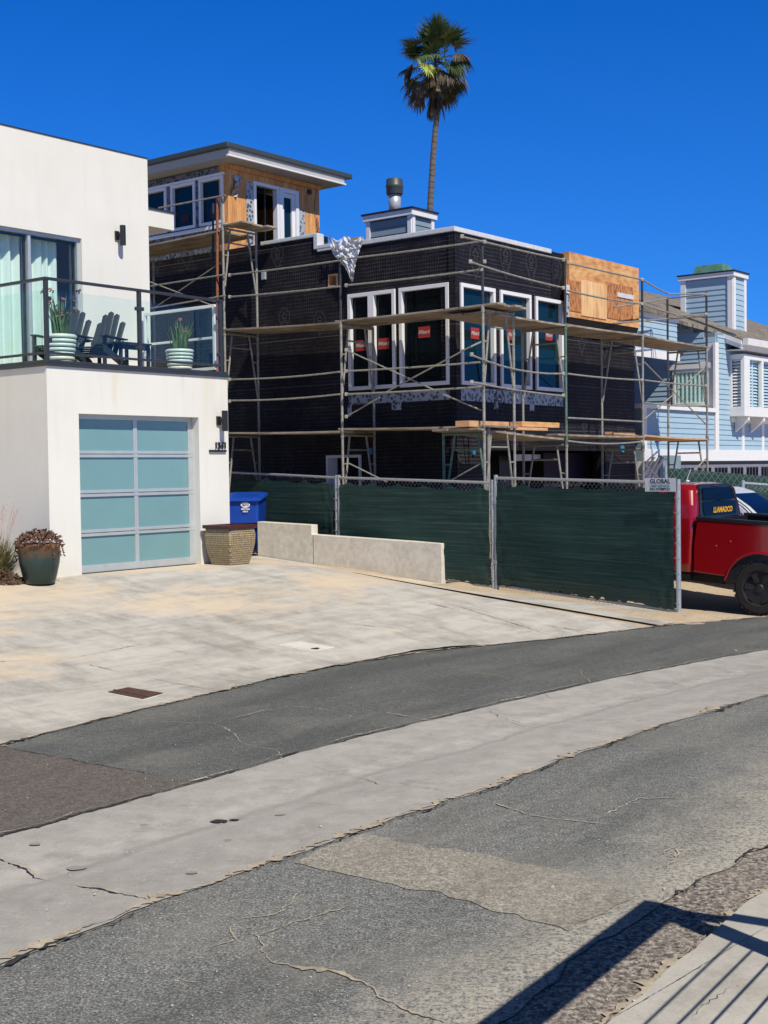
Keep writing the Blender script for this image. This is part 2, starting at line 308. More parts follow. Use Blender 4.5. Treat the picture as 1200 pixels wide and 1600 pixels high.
M_['grassleaf']=mk_foliage('dry_green_grass',[(.3,(.10,.12,.04)),(.6,(.22,.20,.09)),(.8,(.32,.27,.15))],9)
M_['plume']=mk_foliage('pink_plume',[(.3,(.38,.22,.18)),(.7,(.60,.45,.38))],20)
M_['dryleaf']=mk_foliage('dry_brown_leaf',[(.3,(.05,.03,.02)),(.7,(.17,.10,.06))],16)
M_['blade']=mk_foliage('green_blade',[(.3,(.07,.13,.035)),(.7,(.20,.28,.10))],9)
M_['flower']=mk_foliage('brown_pink_flower',[(.3,(.20,.06,.04)),(.7,(.42,.18,.14))],16)
M_['palmgreen']=mk_foliage('palm_green',[(.3,(.018,.035,.010)),(.55,(.055,.09,.022)),(.78,(.14,.19,.05))],1.7)
M_['palmlime']=mk_foliage('palm_lime',[(.3,(.25,.32,.05)),(.7,(.40,.45,.10))],1.7)
M_['palmdead']=mk_foliage('palm_dead',[(.3,(.025,.02,.012)),(.5,(.09,.07,.045)),(.75,(.32,.27,.2))],2.2)
def mk_trunk():
    s=NT('palm_bark'); v=s.coord(); z=s.sep(v)[2]; r=s.math('FRACT',s.math('DIVIDE',s.math('ADD',z,s.math('MULTIPLY',s.noise(v,3,2),.2)),.21)); n=s.noise(v,11,4)
    col=s.mix(s.ramp(r,[(0,1),(.35,0)]),s.ramp(n,[(.3,(.11,.10,.088)),(.7,(.17,.155,.14))]),(.05,.045,.04)); s.bump(r,.6,.03); return s.out(col,.9)
M_['bark']=mk_trunk()
def mk_plastic():
    s=NT('clear_plastic_sheet'); v=s.coord(); n=s.noise(v,9,5,.7); s.bump(n,.3,.02); s.b.inputs['Alpha'].default_value=.85
    return s.out(s.ramp(n,[(.3,(.55,.57,.6)),(.7,(.85,.86,.88))]),.5,spec=.35)
M_['plastic']=mk_plastic()
# ---------------------------------------------------------------- builders
ORG={}
def tag(o,label=None,cat=None,group=None,kind=None):
    if label: o['label']=label
    if cat: o['category']=cat
    if group: o['group']=group
    if kind: o['kind']=kind
    return o
def root(name,loc,label,cat,group=None):
    o=bpy.data.objects.new(name,None); COL.objects.link(o); o.location=loc; ORG[o.name]=Vector(loc); o.empty_display_size=.2
    return tag(o,label,cat,group)
class M:
    def __init__(s): s.v=[]; s.f=[]; s.mi=[]; s.k=0
    def add(s,vs,fs):
        b=len(s.v); s.v+= [Vector(x) for x in vs]; s.f+=[tuple(b+i for i in f) for f in fs]; s.mi+=[s.k]*len(fs)
    def box(s,p,u,v,w):
        p=Vector(p); u,v,w=Vector(u),Vector(v),Vector(w)
        vs=[p,p+u,p+u+v,p+v,p+w,p+u+w,p+u+v+w,p+v+w]
        fs=[(0,3,2,1),(4,5,6,7),(0,1,5,4),(1,2,6,5),(2,3,7,6),(3,0,4,7)]
        if u.cross(v).dot(w)<0: fs=[tuple(reversed(f)) for f in fs]
        s.add(vs,fs); return s
    def tube(s,p,q,r,n=8,r2=None,caps=True):
        p,q=Vector(p),Vector(q); d=(q-p)
        if d.length<1e-6: return s
        d=d.normalized(); a=d.orthogonal().normalized(); b=d.cross(a); r2=r if r2 is None else r2
        vs=[];
        for i in range(n):
            t=2*math.pi*i/n; o=a*math.cos(t)+b*math.sin(t); vs.append(p+o*r); vs.append(q+o*r2)
        fs=[(2*i,2*((i+1)%n),2*((i+1)%n)+1,2*i+1) for i in range(n)]
        if caps: fs.append(tuple(2*i for i in reversed(range(n)))); fs.append(tuple(2*i+1 for i in range(n)))
        s.add(vs,fs); return s
    def path(s,pts,r,n=8):
        for a,b in zip(pts,pts[1:]): s.tube(a,b,r,n)
        return s
    def prism(s,pts,d):
        n=len(pts); d=Vector(d); vs=[Vector(p) for p in pts]+[Vector(p)+d for p in pts]
        fs=[tuple(range(n)),tuple(range(2*n-1,n-1,-1))]+[(i,i+n,(i+1)%n+n,(i+1)%n) for i in range(n)]
        nn=Vector((0,0,0))
        for i in range(n): nn+=vs[i].cross(vs[(i+1)%n])
        if nn.dot(d)>0: fs=[tuple(reversed(f)) for f in fs]
        s.add(vs,fs); return s
    def lathe(s,c,prof,n=24,ax=None):
        c=Vector(c)
        if ax: e3=Vector(ax).normalized(); e1=e3.orthogonal().normalized(); e2=e3.cross(e1)
        else: e1,e2,e3=Vector((1,0,0)),Vector((0,1,0)),Z
        vs=[];fs=[]
        for r,z in prof:
            for i in range(n):
                t=2*math.pi*i/n; vs.append(c+e1*r*math.cos(t)+e2*r*math.sin(t)+e3*z)
        for j in range(len(prof)-1):
            for i in range(n):
                k=(i+1)%n; fs.append((j*n+i,j*n+k,(j+1)*n+k,(j+1)*n+i))
        fs.append(tuple(reversed(range(n)))); fs.append(tuple((len(prof)-1)*n+i for i in range(n)))
        s.add(vs,fs); return s
    def rings(s,rs,caps=True):
        n=len(rs[0]); vs=[p for r in rs for p in r]; fs=[]
        for j in range(len(rs)-1):
            for i in range(n):
                k=(i+1)%n; fs.append((j*n+i,j*n+k,(j+1)*n+k,(j+1)*n+i))
        if caps: fs.append(tuple(reversed(range(n)))); fs.append(tuple((len(rs)-1)*n+i for i in range(n)))
        s.add(vs,fs); return s
    def grid(s,fn,nu,nv):
        vs=[fn(i/nu,j/nv) for j in range(nv+1) for i in range(nu+1)]
        s.add(vs,[(j*(nu+1)+i,j*(nu+1)+i+1,(j+1)*(nu+1)+i+1,(j+1)*(nu+1)+i) for j in range(nv) for i in range(nu)]); return s
    def wall(s,O,U,N,s0,s1,z0,z1,th,holes=()):
        """wall face at O + sU, thickness th along N (inward), rectangular openings (a,b,c,d)"""
        xs=sorted({s0,s1}|{x for h in holes for x in h[:2] if s0<x<s1}); zs=sorted({z0,z1}|{x for h in holes for x in h[2:] if z0<x<z1})
        inn=lambda x,z:any(h[0]<x<h[1] and h[2]<z<h[3] for h in holes)
        P=lambda x,z,d=0:Vector((O.x,O.y,0))+U*x+Z*z+N*d
        ok=lambda i,j:0<=i<len(xs)-1 and 0<=j<len(zs)-1 and not inn((xs[i]+xs[i+1])/2,(zs[j]+zs[j+1])/2)
        for i in range(len(xs)-1):
            for j in range(len(zs)-1):
                if not ok(i,j): continue
                a,b,c,d=xs[i],xs[i+1],zs[j],zs[j+1]
                s.add([P(a,c),P(b,c),P(b,d),P(a,d)],[(0,1,2,3)]); s.add([P(a,c,th),P(b,c,th),P(b,d,th),P(a,d,th)],[(3,2,1,0)])
                for (di,dj,e) in((-1,0,((a,d),(a,c))),(1,0,((b,c),(b,d))),(0,-1,((a,c),(b,c))),(0,1,((b,d),(a,d)))):
                    if not ok(i+di,j+dj):
                        (x1,y1),(x2,y2)=e; s.add([P(x1,y1),P(x2,y2),P(x2,y2,th),P(x1,y1,th)],[(3,2,1,0)])
        return s
    def text(s,txt,P,U,size,N,up=Z,ext=.003,align='CENTER',sx=1.,bold=0.,shear=0.):
        c=bpy.data.curves.new('t','FONT'); c.body=txt; c.size=size; c.extrude=ext; c.align_x=align; c.align_y='CENTER'; c.offset=bold; c.shear=shear
        o=bpy.data.objects.new('t',c); COL.objects.link(o); dg=bpy.context.evaluated_depsgraph_get(); me=bpy.data.meshes.new_from_object(o.evaluated_get(dg))
        P=Vector(P); s.add([P+U*(v.co.x*sx)+up*v.co.y+N*v.co.z for v in me.vertices],[tuple(p.vertices) for p in me.polygons])
        bpy.data.objects.remove(o); bpy.data.curves.remove(c); bpy.data.meshes.remove(me); return s
    def build(s,name,mat,parent=None,bevel=0,smooth=False,kind=None,label=None,cat=None,group=None,sub=0):
        if parent is not None: o3=ORG[parent.name]
        else:
            lo=Vector([min(p[i] for p in s.v) for i in range(3)]); hi=Vector([max(p[i] for p in s.v) for i in range(3)]); o3=Vector(((lo.x+hi.x)/2,(lo.y+hi.y)/2,lo.z))
        me=bpy.data.meshes.new(name); me.from_pydata([tuple(p-o3) for p in s.v],[],s.f); me.update()
        o=bpy.data.objects.new(name,me); COL.objects.link(o)
        mats=mat if isinstance(mat,(list,tuple)) else [mat]
        for m in mats: me.materials.append(M_[m] if isinstance(m,str) else m)
        if len(mats)>1:
            for p,i in zip(me.polygons,s.mi): p.material_index=i
        if smooth:
            for p in me.polygons: p.use_smooth=True
        if parent is None: o.location=o3
        else: o.parent=parent
        ORG[o.name]=o3
        if bevel:
            b=o.modifiers.new('b','BEVEL'); b.width=bevel; b.segments=2; b.limit_method='ANGLE'
        if sub:
            b=o.modifiers.new('s','SUBSURF'); b.levels=sub; b.render_levels=sub
        if smooth=='auto':
            pass
        return tag(o,label,cat,group,kind)
def P_(O,U,x,z,N=None,d=0):
    q=Vector((O.x,O.y,0))+U*x+Z*z
    return q+N*d if N else q
# ================================================================ GROUND
def G(u,v): p=atZ(u,v,0.); return Vector((p.x,p.y,0))
rnd=random.Random(3)
E1=[G(*p) for p in((0,1165),(130,1130),(300,1090),(470,1050),(660,1018),(850,1000),(1060,975),(1200,964))]
E2=[G(*p) for p in((0,1310),(305,1225),(520,1163),(740,1110),(960,1060),(1200,1015))]
E3=[G(*p) for p in((0,1508),(250,1410),(500,1320),(740,1240),(870,1190),(1000,1145),(1200,1085))]
E4=[G(*p) for p in((790,1592),(920,1490),(1030,1412),(1110,1368),(1200,1318))]
E5=[G(*p) for p in((960,1600),(1080,1492),(1200,1390))]
def extend(E,back,fwd,fdir=None):
    a=(E[0]-E[1]).normalized(); b=(E[-1]-E[-2]).normalized()
    if fdir is not None: b=fdir
    return [E[0]+a*back]+E+[E[-1]+b*fwd*.3,E[-1]+b*fwd]
fd=Vector((.86,.5,0)).normalized()
E1=extend(E1,9,30,fd); E2=extend(E2,8,30,fd); E3=extend(E3,8,30,fd); E4=extend(E4,8,30,fd); E5=extend(E5,8,30,fd)
def resample(E,n):
    L=[0]
    for a,b in zip(E,E[1:]): L.append(L[-1]+(b-a).length)
    out=[]
    for i in range(n+1):
        t=L[-1]*i/n
        for k in range(len(E)-1):
            if t<=L[k+1]+1e-9:
                out.append(E[k].lerp(E[k+1],(t-L[k])/max(1e-9,L[k+1]-L[k]))); break
    return out
def smooth_line(E,n,amp=.012,seed=0):
    P=resample(E,n)
    for _ in range(6): P=[P[0]]+[(P[i-1]+P[i]*2+P[i+1])/4 for i in range(1,len(P)-1)]+[P[-1]]
    out=[]
    for i,p in enumerate(P):
        q=P[min(i+1,len(P)-1)]-P[max(i-1,0)]; nrm=Vector((-q.y,q.x,0)).normalized()
        out.append(p+nrm*amp*(noise.noise(p*3+Vector((seed,0,0)))*1.6+noise.noise(p*14+Vector((0,seed,0)))*.8))
    return out
N_=420
e1=smooth_line(E1,N_,.02,1); e2=smooth_line(E2,N_,.018,5); e3=smooth_line(E3,N_,.03,9); e4=smooth_line(E4,N_,.05,13); e5=smooth_line(E5,N_,.01,17)
def strip(a,b,nz,za,name,mat,zfun=None):
    m=M(); m.grid(lambda s,t:(lambda i,p:Vector((p.x,p.y,za+(zfun(p,t) if zfun else 0))))(0,a[round(s*N_)].lerp(b[round(s*N_)],t)),N_,nz); return m
# ground sheet
gm=M()
def ax(v0,v1,st): return [v0+st*i for i in range(int((v1-v0)/st)+1)]
gx=[-400,-150,-60,-30,-18]+ax(-12,16,.35)+[22,35,60,150,400]; gy=[-400,-150,-50,-15,-6]+ax(-2,36,.35)+[42,60,100,200,600]
vs=[Vector((x,y,zf(x,y)-.022-(.0 if y<40 else 0))) for y in gy for x in gx]; nx=len(gx)
gm.add(vs,[(j*nx+i,j*nx+i+1,(j+1)*nx+i+1,(j+1)*nx+i) for j in range(len(gy)-1) for i in range(nx-1)])
gm.build('ground','sand',kind='structure',smooth=True)
# driveway: ruled from the road edge back to behind the houses
def drv():
    m=M(); i0=next(i for i in range(N_) if e1[i].y>5); i1=max(i for i in range(N_) if e1[i].x<3.35)
    idx=list(range(i0,i1+1)); nb=90
    D=[]
    for i in idx:
        p=e1[i]; a=A.x*p.x+A.y*p.y
        L=interp(a,[(5,8),(13,9.2)])
        D.append([p+B*L*(k/nb) for k in range(nb+1)])
    vs=[Vector((q.x,q.y,zf(q.x,q.y)+.006)) for row in D for q in row]
    for k in range(nb+1):
        f_=k/nb; D[-1][k]=D[-1][k]
    ax_=[14.955+2.185*i/30 for i in range(31)]; E_=[]
    for a in ax_:
        n1=interp(a,[(15.0,-7.45),(15.3,-7.40),(15.75,-7.55),(16.1,-7.85),(17.17,-11.45)])
        E_.append([A*a-B*lerp(n1,-16.6,k/nb) for k in range(nb+1)])
    v2=[Vector((q.x,q.y,zf(q.x,q.y)+.0045)) for row in E_ for q in row]; nn=nb+1
    m.add(v2,[(r*nn+k,(r+1)*nn+k,(r+1)*nn+k+1,r*nn+k+1) for r in range(len(E_)-1) for k in range(nb)])
    n=nb+1; m.add(vs,[(r*n+k,(r+1)*n+k,(r+1)*n+k+1,r*n+k+1) for r in range(len(D)-1) for k in range(nb)])
    return m.build('driveway','drive',kind='structure',smooth=True)
drive=drv()
# narrow apron between the concrete wall and the fence, sand covered
road=strip(e1,e2,3,.0,'road','asphalt').build('road','asphalt',kind='structure')
gut=strip(e2,e3,12,.004,'gutter','gutter',lambda p,t:-.018*(1-abs(2*t-1))).build('gutter','gutter',kind='structure')
at_=gut.data.attributes.new('across','FLOAT','POINT')
for i_ in range(len(gut.data.vertices)): at_.data[i_].value=(i_//(N_+1))/12
road2=strip(e3,e4,3,.0,'road','asphalt_near').build('road','asphalt_near',kind='structure')
verge=strip(e4,e5,3,-.004,'verge','gravel').build('verge','gravel',kind='structure')
far5=[p+Vector((.83,-.55,0)).normalized()*3.2 for p in e5]
walk=strip(e5,far5,2,.02,'sidewalk','walk').build('sidewalk','walk',kind='structure')
def flat(pts,z,name,mat,parent=None,jag=.02,n=14,kind='structure',seed=0,th=0):
    out=[]
    for a,b in zip(pts,pts[1:]+pts[:1]):
        for i in range(n):
            p=a.lerp(b,i/n); out.append(Vector((p.x+jag*noise.noise(p*7+Vector((seed,1,0))),p.y+jag*noise.noise(p*7+Vector((0,seed,3))),z)))
    m=M(); m.add(out,[tuple(range(len(out)))])
    o=m.build(name,mat,parent,kind=kind if parent is None else None)
    return o
# brown asphalt patch bottom left, light patch in the near road
i2=[p for p in e2 if p.y<atZ(305,1225).y and p.y>-1]
i1=[p for p in e1 if p.y<atZ(10,1168).y and p.y>-1]
poly=[p-(p-q)*0 for p,q in zip(i2,i2)]
pp=[Vector((p.x,p.y,.004)) for p in i2]+[Vector((q.x,q.y,.004)) for q in [G(305,1225),G(180,1200),G(60,1178),G(0,1166)]]+[Vector((p.x,p.y,.004)) for p in reversed(i1)]
mm=M(); mm.add(pp,[tuple(range(len(pp)))]); mm.build('asphalt_patch','asphalt_brown',road)
def blob(pts,z,mat,name,parent,j=.05,seed=0): return flat([G(*p) for p in pts],z,name,mat,parent,j,10,seed=seed)
blob([(568,1303),(640,1318),(760,1338),(880,1362),(955,1385),(992,1402),(940,1430),(885,1452),(790,1425),(700,1402),(600,1380),(520,1362),(462,1350),(510,1325)],.004,'patch','worn_patch',road2,.06,2)
def crack(pix,w0,mat,parent,z=.004,name='crack',wv=.5,pts=None,seed=0,amp=.03):
    P=pts or [G(*p) for p in pix]; L=sum((b-a).length for a,b in zip(P,P[1:])); n=max(10,int(L/.016)); P=resample(P,n); a=[];b=[]
    for i,p in enumerate(P):
        q=P[min(i+1,n)]-P[max(i-1,0)]; nr=Vector((-q.y,q.x,0)).normalized()
        off=amp*(noise.noise(p*4+Vector((seed,0,0)))+.55*noise.noise(p*15+Vector((seed,2,0)))+.35*noise.noise(p*40+Vector((seed,4,0))))
        big=max(0,.65+wv*2.2*noise.noise(p*2.3+Vector((seed,5,1)))); f=lambda k:max(.04,big*(.5+1.1*noise.noise(p*31+Vector((seed,k,1)))+.9*noise.noise(p*11+Vector((seed,k,7)))))
        fd_=min(1,.2+5*min(i,n-i)/n) if pts is None else 1
        c=p+nr*off; zz=z+(zf(c.x,c.y) if parent is drive else 0)
        a.append(Vector((c.x,c.y,zz))+nr*w0*fd_*f(11)); b.append(Vector((c.x,c.y,zz))-nr*w0*fd_*f(23))
    m=M(); m.grid(lambda s,t:(a if t<.5 else b)[round(s*n)],n,1); return m.build(name,mat,parent)
vis=lambda E:[p for p in E if 3.5<p.y<26]
sh=lambda E,d:[p+Vector((.78,-.62,0))*d for p in E]
crack(None,.055,'seam',road,.009,'sand_seam',.7,vis(e1),1,.02)
crack(None,.018,'seamdark',road,.012,'broken_edge',1.,sh(vis(e1),.04),2,.03)
crack(None,.012,'seamdark',road,.010,'broken_edge',1.,sh(vis(e2),-.01),3,.02)
crack(None,.009,'seam',road,.013,'sand_seam',1.3,sh(vis(e2),-.05),4,.03)
crack(None,.035,'seam',road2,.010,'sand_seam',.9,sh(vis(e3),-.02),5,.03)
crack(None,.011,'seamdark',road2,.013,'broken_edge',1.,sh(vis(e3),.035),6,.03)
crack(None,.05,'seam',verge,.004,'sand_seam',.9,sh(vis(e5),-.03),7,.02)
crack(None,.010,'seamdark',road2,.006,'broken_edge',1.2,[p for p in vis(e4) if p.y>5.9],8,.05)
for k,pix in enumerate([[(330,1130),(370,1148),(380,1163),(430,1172),(447,1190)],[(235,1128),(330,1131),(450,1103),(530,1112)],[(600,1113),(680,1128)],[(718,1047),(800,1060)],[(850,1082),(862,1093)],[(905,1047),(920,1068)],[(1148,1015),(1155,1020)],[(0,1168),(60,1178),(180,1200),(305,1225)]]):
    crack(pix,.009 if k<7 else .012,'seam' if k!=7 else 'seamdark',road,.006,'crack',.6,seed=k+20)
for k,pix in enumerate([[(0,1342),(60,1370),(180,1395),(262,1413)],[(470,1193),(560,1213),(610,1230)],[(600,1223),(740,1243)],[(760,1110),(800,1128),(870,1140)]]):
    crack(pix,.020 if k==0 else .006,'seam' if k<2 else 'seamdark',gut,.0095 if k==0 else .0085,'crack',.7,seed=k+40)
for k,pix in enumerate([[(400,1460),(425,1505),(520,1520),(570,1538),(600,1565),(690,1600)],[(400,1465),(470,1440),(545,1415)],[(360,1440),(430,1430),(480,1390)],[(300,1490),(365,1470),(362,1445)],[(935,1278),(1000,1248),(1120,1246)],[(750,1250),(830,1275),(960,1290)],[(1040,1360),(1060,1325)],[(1030,1340),(1125,1275)],[(230,1520),(320,1535)],[(600,1225),(600,1225)]][:9]):
    crack(pix,.015 if k<2 else .008,'seam',road2,.006,'crack',.8,seed=k+60)
for k,pix in enumerate([[(0,1035),(120,1028),(210,1010)],[(140,1040),(220,1058),(340,1080)],[(430,965),(640,985),(700,990)],[(720,950),(850,990)],[(600,930),(770,965),(940,990)]]):
    P=[hit(*p) for p in pix]; crack(None,.008,'seam' if k<2 else 'seamdark',drive,.011,'joint',.8,[Vector((p.x,p.y,0)) for p in P],k+80,.015)
crack([(960,1600),(1200,1455)],.004,'seamdark',walk,.022+.0015,'joint',.6,seed=91,amp=.004)
crack([(1090,1600),(1150,1540),(1200,1530)],.004,'seamdark',walk,.0235,'crack',.6,seed=92)
# oil spots
for k,(u,v,a,b) in enumerate([(342,1281,.05,.018),(366,1279,.03,.008),(438,1271,.03,.010),(356,1311,.025,.012),(575,1261,.12,.009),(225,1287,.025,.012),(120,1354,.05,.018),(55,1320,.03,.012),(300,1365,.03,.010)]):
    c=G(u,v); m=M(); n=18
    m.add([c+Vector((math.cos(t)*a*(1+.3*noise.noise(Vector((k,math.cos(t),math.sin(t))))),math.sin(t)*b*2*(1+.4*noise.noise(Vector((math.cos(t),k,math.sin(t))))),-.006 if k<7 else .006)) for t in [2*math.pi*i/n for i in range(n)]],[tuple(range(n))])
    m.build('oil_stain','oil' if k in(0,1,4) else 'streak',gut)
# small litter: pebbles of sand and shell on road, one scattered mass
m=M()
for i in range(420):
    u=rnd.uniform(-50,1250); v=rnd.uniform(1000,1620); p=G(u,v)
    if p.y<3: continue
    r=rnd.uniform(.0015,.005)*(1+(rnd.random()<.04)*1.2); a=rnd.uniform(0,6)
    m.box(p+Vector((0,0,.004 if v>0 else 0)),Vector((math.cos(a),math.sin(a),0))*r*1.5,Vector((-math.sin(a),math.cos(a),0))*r,Z*r*.7)
m.build('scattered_pebbles','lid',kind='stuff')
# loose sand drifts on the driveway against fence and wall
def mound(c,du,L,W,H,seed,nm='sand_drift'):
    m=M(); dv=Vector((-du.y,du.x,0))
    def f(s,t):
        x=(s-.5)*2;y=(t-.5)*2; r=math.sqrt(x*x+y*y); h=max(0,1-r)**1.0*(.7+.6*noise.noise(Vector((x*2+seed,y*2,0)))); p=c+du*x*L+dv*y*W
        return Vector((p.x,p.y,zf(p.x,p.y)-.025+H*h+(.02 if r<1 else 0)))
    m.grid(f,24,14); m.build(nm,'sand',kind='structure',smooth=True)
for k,(u,v,L,W,H) in enumerate([(735,920,1.0,.35,.12),(860,935,1.3,.30,.06),(1010,962,1.0,.3,.06),(1100,962,1.3,.5,.05),(560,893,1.4,.22,.05)]):
    p=hit(u,v); mound(Vector((p.x,p.y,0)),Vector((-.7,.71,0)) if k<3 else (Vector((1,.1,0)).normalized() if k==3 else B),L,W,H,k*3)
# driveway covers
def cover(pix,name,mat,label,cat,slots=0):
    P=[hit(*p) for p in pix]; c=sum(P,Vector())/4; P=[Vector((p.x,p.y,zf(p.x,p.y))) for p in P]
    r=root(name,Vector((c.x,c.y,zf(c.x,c.y))),label,cat)
    lift=Z*.008; m=M(); m.prism([p+lift for p in P],Z*.006)
    m.build('plate',mat,r)
    m=M()
    for a,b in zip(P,P[1:]+P[:1]): m.tube(a+(a-c)*.06+Z*.006,b+(b-c)*.06+Z*.004,.006,6)
    m.build('rim','lid' if slots else 'concrete',r)
    return r,P,c
r,P,c=cover([(168,1083),(200,1076),(255,1085),(222,1094)],'drain_cover','rust','rusty brown rectangular drain plate set in the driveway near the road edge','drain cover',1)
m=M(); m.tube(P[0].lerp(P[1],.3)+Z*.017,P[3].lerp(P[2],.3)+Z*.017,.008,5); m.build('ridge','rust',r)
r,P,c=cover([(440,1009),(470,1004),(519,1012),(490,1018)],'utility_lid','lid','pale concrete utility box lid set in the driveway','utility lid')
m=M(); q=hit(492,1015); m.lathe(Vector((q.x,q.y,zf(q.x,q.y)+.013)),[(.05,0),(.05,.004)],14); m.build('finger_hole','black',r)
# concrete stepped wall
W0=Vector((.93,21.18,0)); 
def top(u,v): return sz(u,v,W0,B)
m=M(); s1,zt1=top(690,849); s2,zt2=top(487,835); s3,zt3=top(487,820); s4,zt4=top(396,815)
pts=[P_(W0,B,0,-.1),P_(W0,B,0,.80),P_(W0,B,s2,.892),P_(W0,B,s2,1.06),P_(W0,B,4.14,1.10),P_(W0,B,4.14,.2)]
m.prism(pts,A*.17); cw=m.build('concrete_wall','concrete',bevel=.012); tag(cw,'low pale concrete wall with one step along the driveway edge','concrete wall')
m=M(); q=P_(W0,B,-.003,.66)+A*.085; m.text('P',q,A,.15,-B); m.build('graffiti_mark','black',cw)
m=M(); q0=P_(W0,B,1.38,.0)-A*.003; m.box(P_(W0,B,2.78,.35)-A*.002,B*.008,A*.002,Z*.53); m.build('joint_line','seamdark',cw)
# ================================================================ WHITE HOUSE
P0=Vector((-3.99,17.15,0)); s_,FLZ=sz(128,899,P0,A)
HL,HR=-.50,2.745
white=root('white_house',P_(P0,A,1,.5),'white stucco house with a glass garage door and a glazed balcony above it','house')
zc=3.40
DL,DR,DT=0.0,2.15,2.80
m=M(); m.wall(P0,A,B,HL,HR,.2,zc,.35,[(DL,DR,-1,DT)])
O=P0+A*HL; m.wall(O+A*0.0,B,A,.35,9,.2,zc,.3); m.box(P_(P0,A,HR-.3,.2)+B*.35,A*.3,B*9,Z*(zc-.2))
m.build('garage_wall','stucco',white)
m=M(); m.box(P_(P0,A,HL+.3,.2)+B*1.2,A*(HR-HL-.6),B*.1,Z*3.1); m.build('garage_interior','void',white)
# deck slab + dark coping
m=M(); m.box(P_(P0,A,HL-.03,zc)-B*.03,A*(HR-HL+.06),B*9,Z*.035); m.box(P_(P0,A,HL-.01,zc+.035)-B*.01,A*(HR-HL+.02),B*.14,Z*.045); m.box(P_(P0,A,HL-.01,zc+.035)+B*.13,A*.14,B*8,Z*.045); m.box(P_(P0,A,HR-.13,zc+.035)+B*.13,A*.14,B*8,Z*.045)
m.build('coping','railing',white,bevel=.006)
dz=zc+.05
m=M(); m.box(P_(P0,A,HL+.13,zc+.036)+B*.13,A*(HR-HL-.26),B*1.9,Z*.02); m.build('deck_floor','concretefloor',white)
# garage door, set back
gd=M(); rec=B*.13; zb=.685; rows=4; ww=DR-DL; hh=DT-zb
cols=[0,.5,1]; fr=.055
def rail(z0,z1): gd.box(P_(P0,A,DL,z0)+rec,A*ww,B*.05,Z*(z1-z0))
zs=[zb+hh*i/rows for i in range(rows+1)]
rail(zb,zb+.10)
for i in range(1,rows): rail(zs[i]-.045,zs[i]-.004); rail(zs[i]+.004,zs[i]+.045)
rail(DT-.06,DT)
for c,wd in((0,.05),(.5*ww-.035,.07),(ww-.05-.04,.09)): gd.box(P_(P0,A,DL+c,zb)+rec+B*.004,A*wd,B*.045,Z*hh)
gdo=gd.build('garage_door','alu',white,bevel=.004)
for i in range(rows):
    for x0,x1 in((.05,.5*ww-.035),(.5*ww+.035,ww-.09)):
        m=M(); m.box(P_(P0,A,DL+x0,zs[i]+.04)+rec+B*.024,A*(x1-x0),B*.008,Z*(hh/rows-.08)); m.build('glass_panel','frost',gdo)
m=M(); m.box(P_(P0,A,DL,.665)+rec-B*.02,A*ww,B*.07,Z*.02); m.build('weather_strip','black',gdo)
# upper storey set back
SB=1.80; U0=P0+B*SB
UR,_=sz(231,300,U0,A); _,UT=sz(228,248,U0,A)
dTs=sz(128,372,U0,A); dM=sz(49,360,U0,A)[0]; dR=sz(129,450,U0,A)[0]; dT=sz(129,373,U0,A)[1]
dLf=dM-1.35
m=M(); m.wall(U0,A,B,-9,UR,zc-.3,UT,.3,[(dLf-1.3,dR,zc+.06,dT)]); m.box(P_(U0,A,UR-.3,zc-.3)+B*.3,A*.3,B*7,Z*(UT-zc+.3)); m.box(P_(U0,A,-9,UT-.3)+B*.3,A*(9+UR-.3),B*6.9,Z*.12)
m.build('upper_wall','stucco',white)
m=M(); m.box(P_(U0,A,-9,UT)-B*.01,A*(9+UR+.01),B*.2,Z*.018); m.build('roof_edge','railing',white)
m=M(); m.box(P_(U0,A,-9,zc)+B*4,A*(9+UR-.3),B*.1,Z*3); m.box(P_(U0,A,-9,zc+.0)+B*.3,A*(9+UR-.3),B*3.7,Z*.02);m.build('room_interior','void',white)
# sliding doors
def frame(m,O,U,N,x0,x1,z0,z1,w,d0,d1,mull=()):
    for a,b,c,d in((x0,x1,z0,z0+w),(x0,x1,z1-w,z1),(x0,x0+w,z0+w,z1-w),(x1-w,x1,z0+w,z1-w)):
        m.box(P_(O,U,a,c,N,d0),U*(b-a),N*(d1-d0),Z*(d-c))
    for c in mull: m.box(P_(O,U,c-w/2,z0+w,N,d0+.004),U*w,N*(d1-d0-.008),Z*(z1-z0-2*w))
m=M(); frame(m,U0,A,B,dLf-1.3,dR,zc+.06,dT,.05,.05,.15,(dM,dM-1.3)); sdo=m.build('sliding_door','alu',white,bevel=.004)
for a,b in((dLf-1.25,dM-1.32),(dM-1.28,dM-.03),(dM+.03,dR-.05)):
    m=M(); m.box(P_(U0,A,a,zc+.11,B,.1),A*(b-a),B*.008,Z*(dT-zc-.16)); m.build('door_glass','doorglass',sdo)
    m=M(); frame(m,U0,A,B,a+.005,b-.005,zc+.115,dT-.055,.035,.112,.135); m.build('sash','black',sdo)
# curtains inside
def curtain(x0,x1,off):
    m=M(); m.grid(lambda s,t:P_(U0,A,lerp(x0,x1,s),lerp(zc+.1,dT-.02,t),B,off+.045*math.sin(s*(x1-x0)*2*math.pi/.16+math.sin(s*9))+.01*math.sin(s*50+t*3)),int((x1-x0)/.016),6)
    m.build('curtain','curtain',white,smooth=True)
curtain(dLf-1.2,dM-.02,.28); curtain(dM+.02,sz(106,450,U0,A)[0],.28)
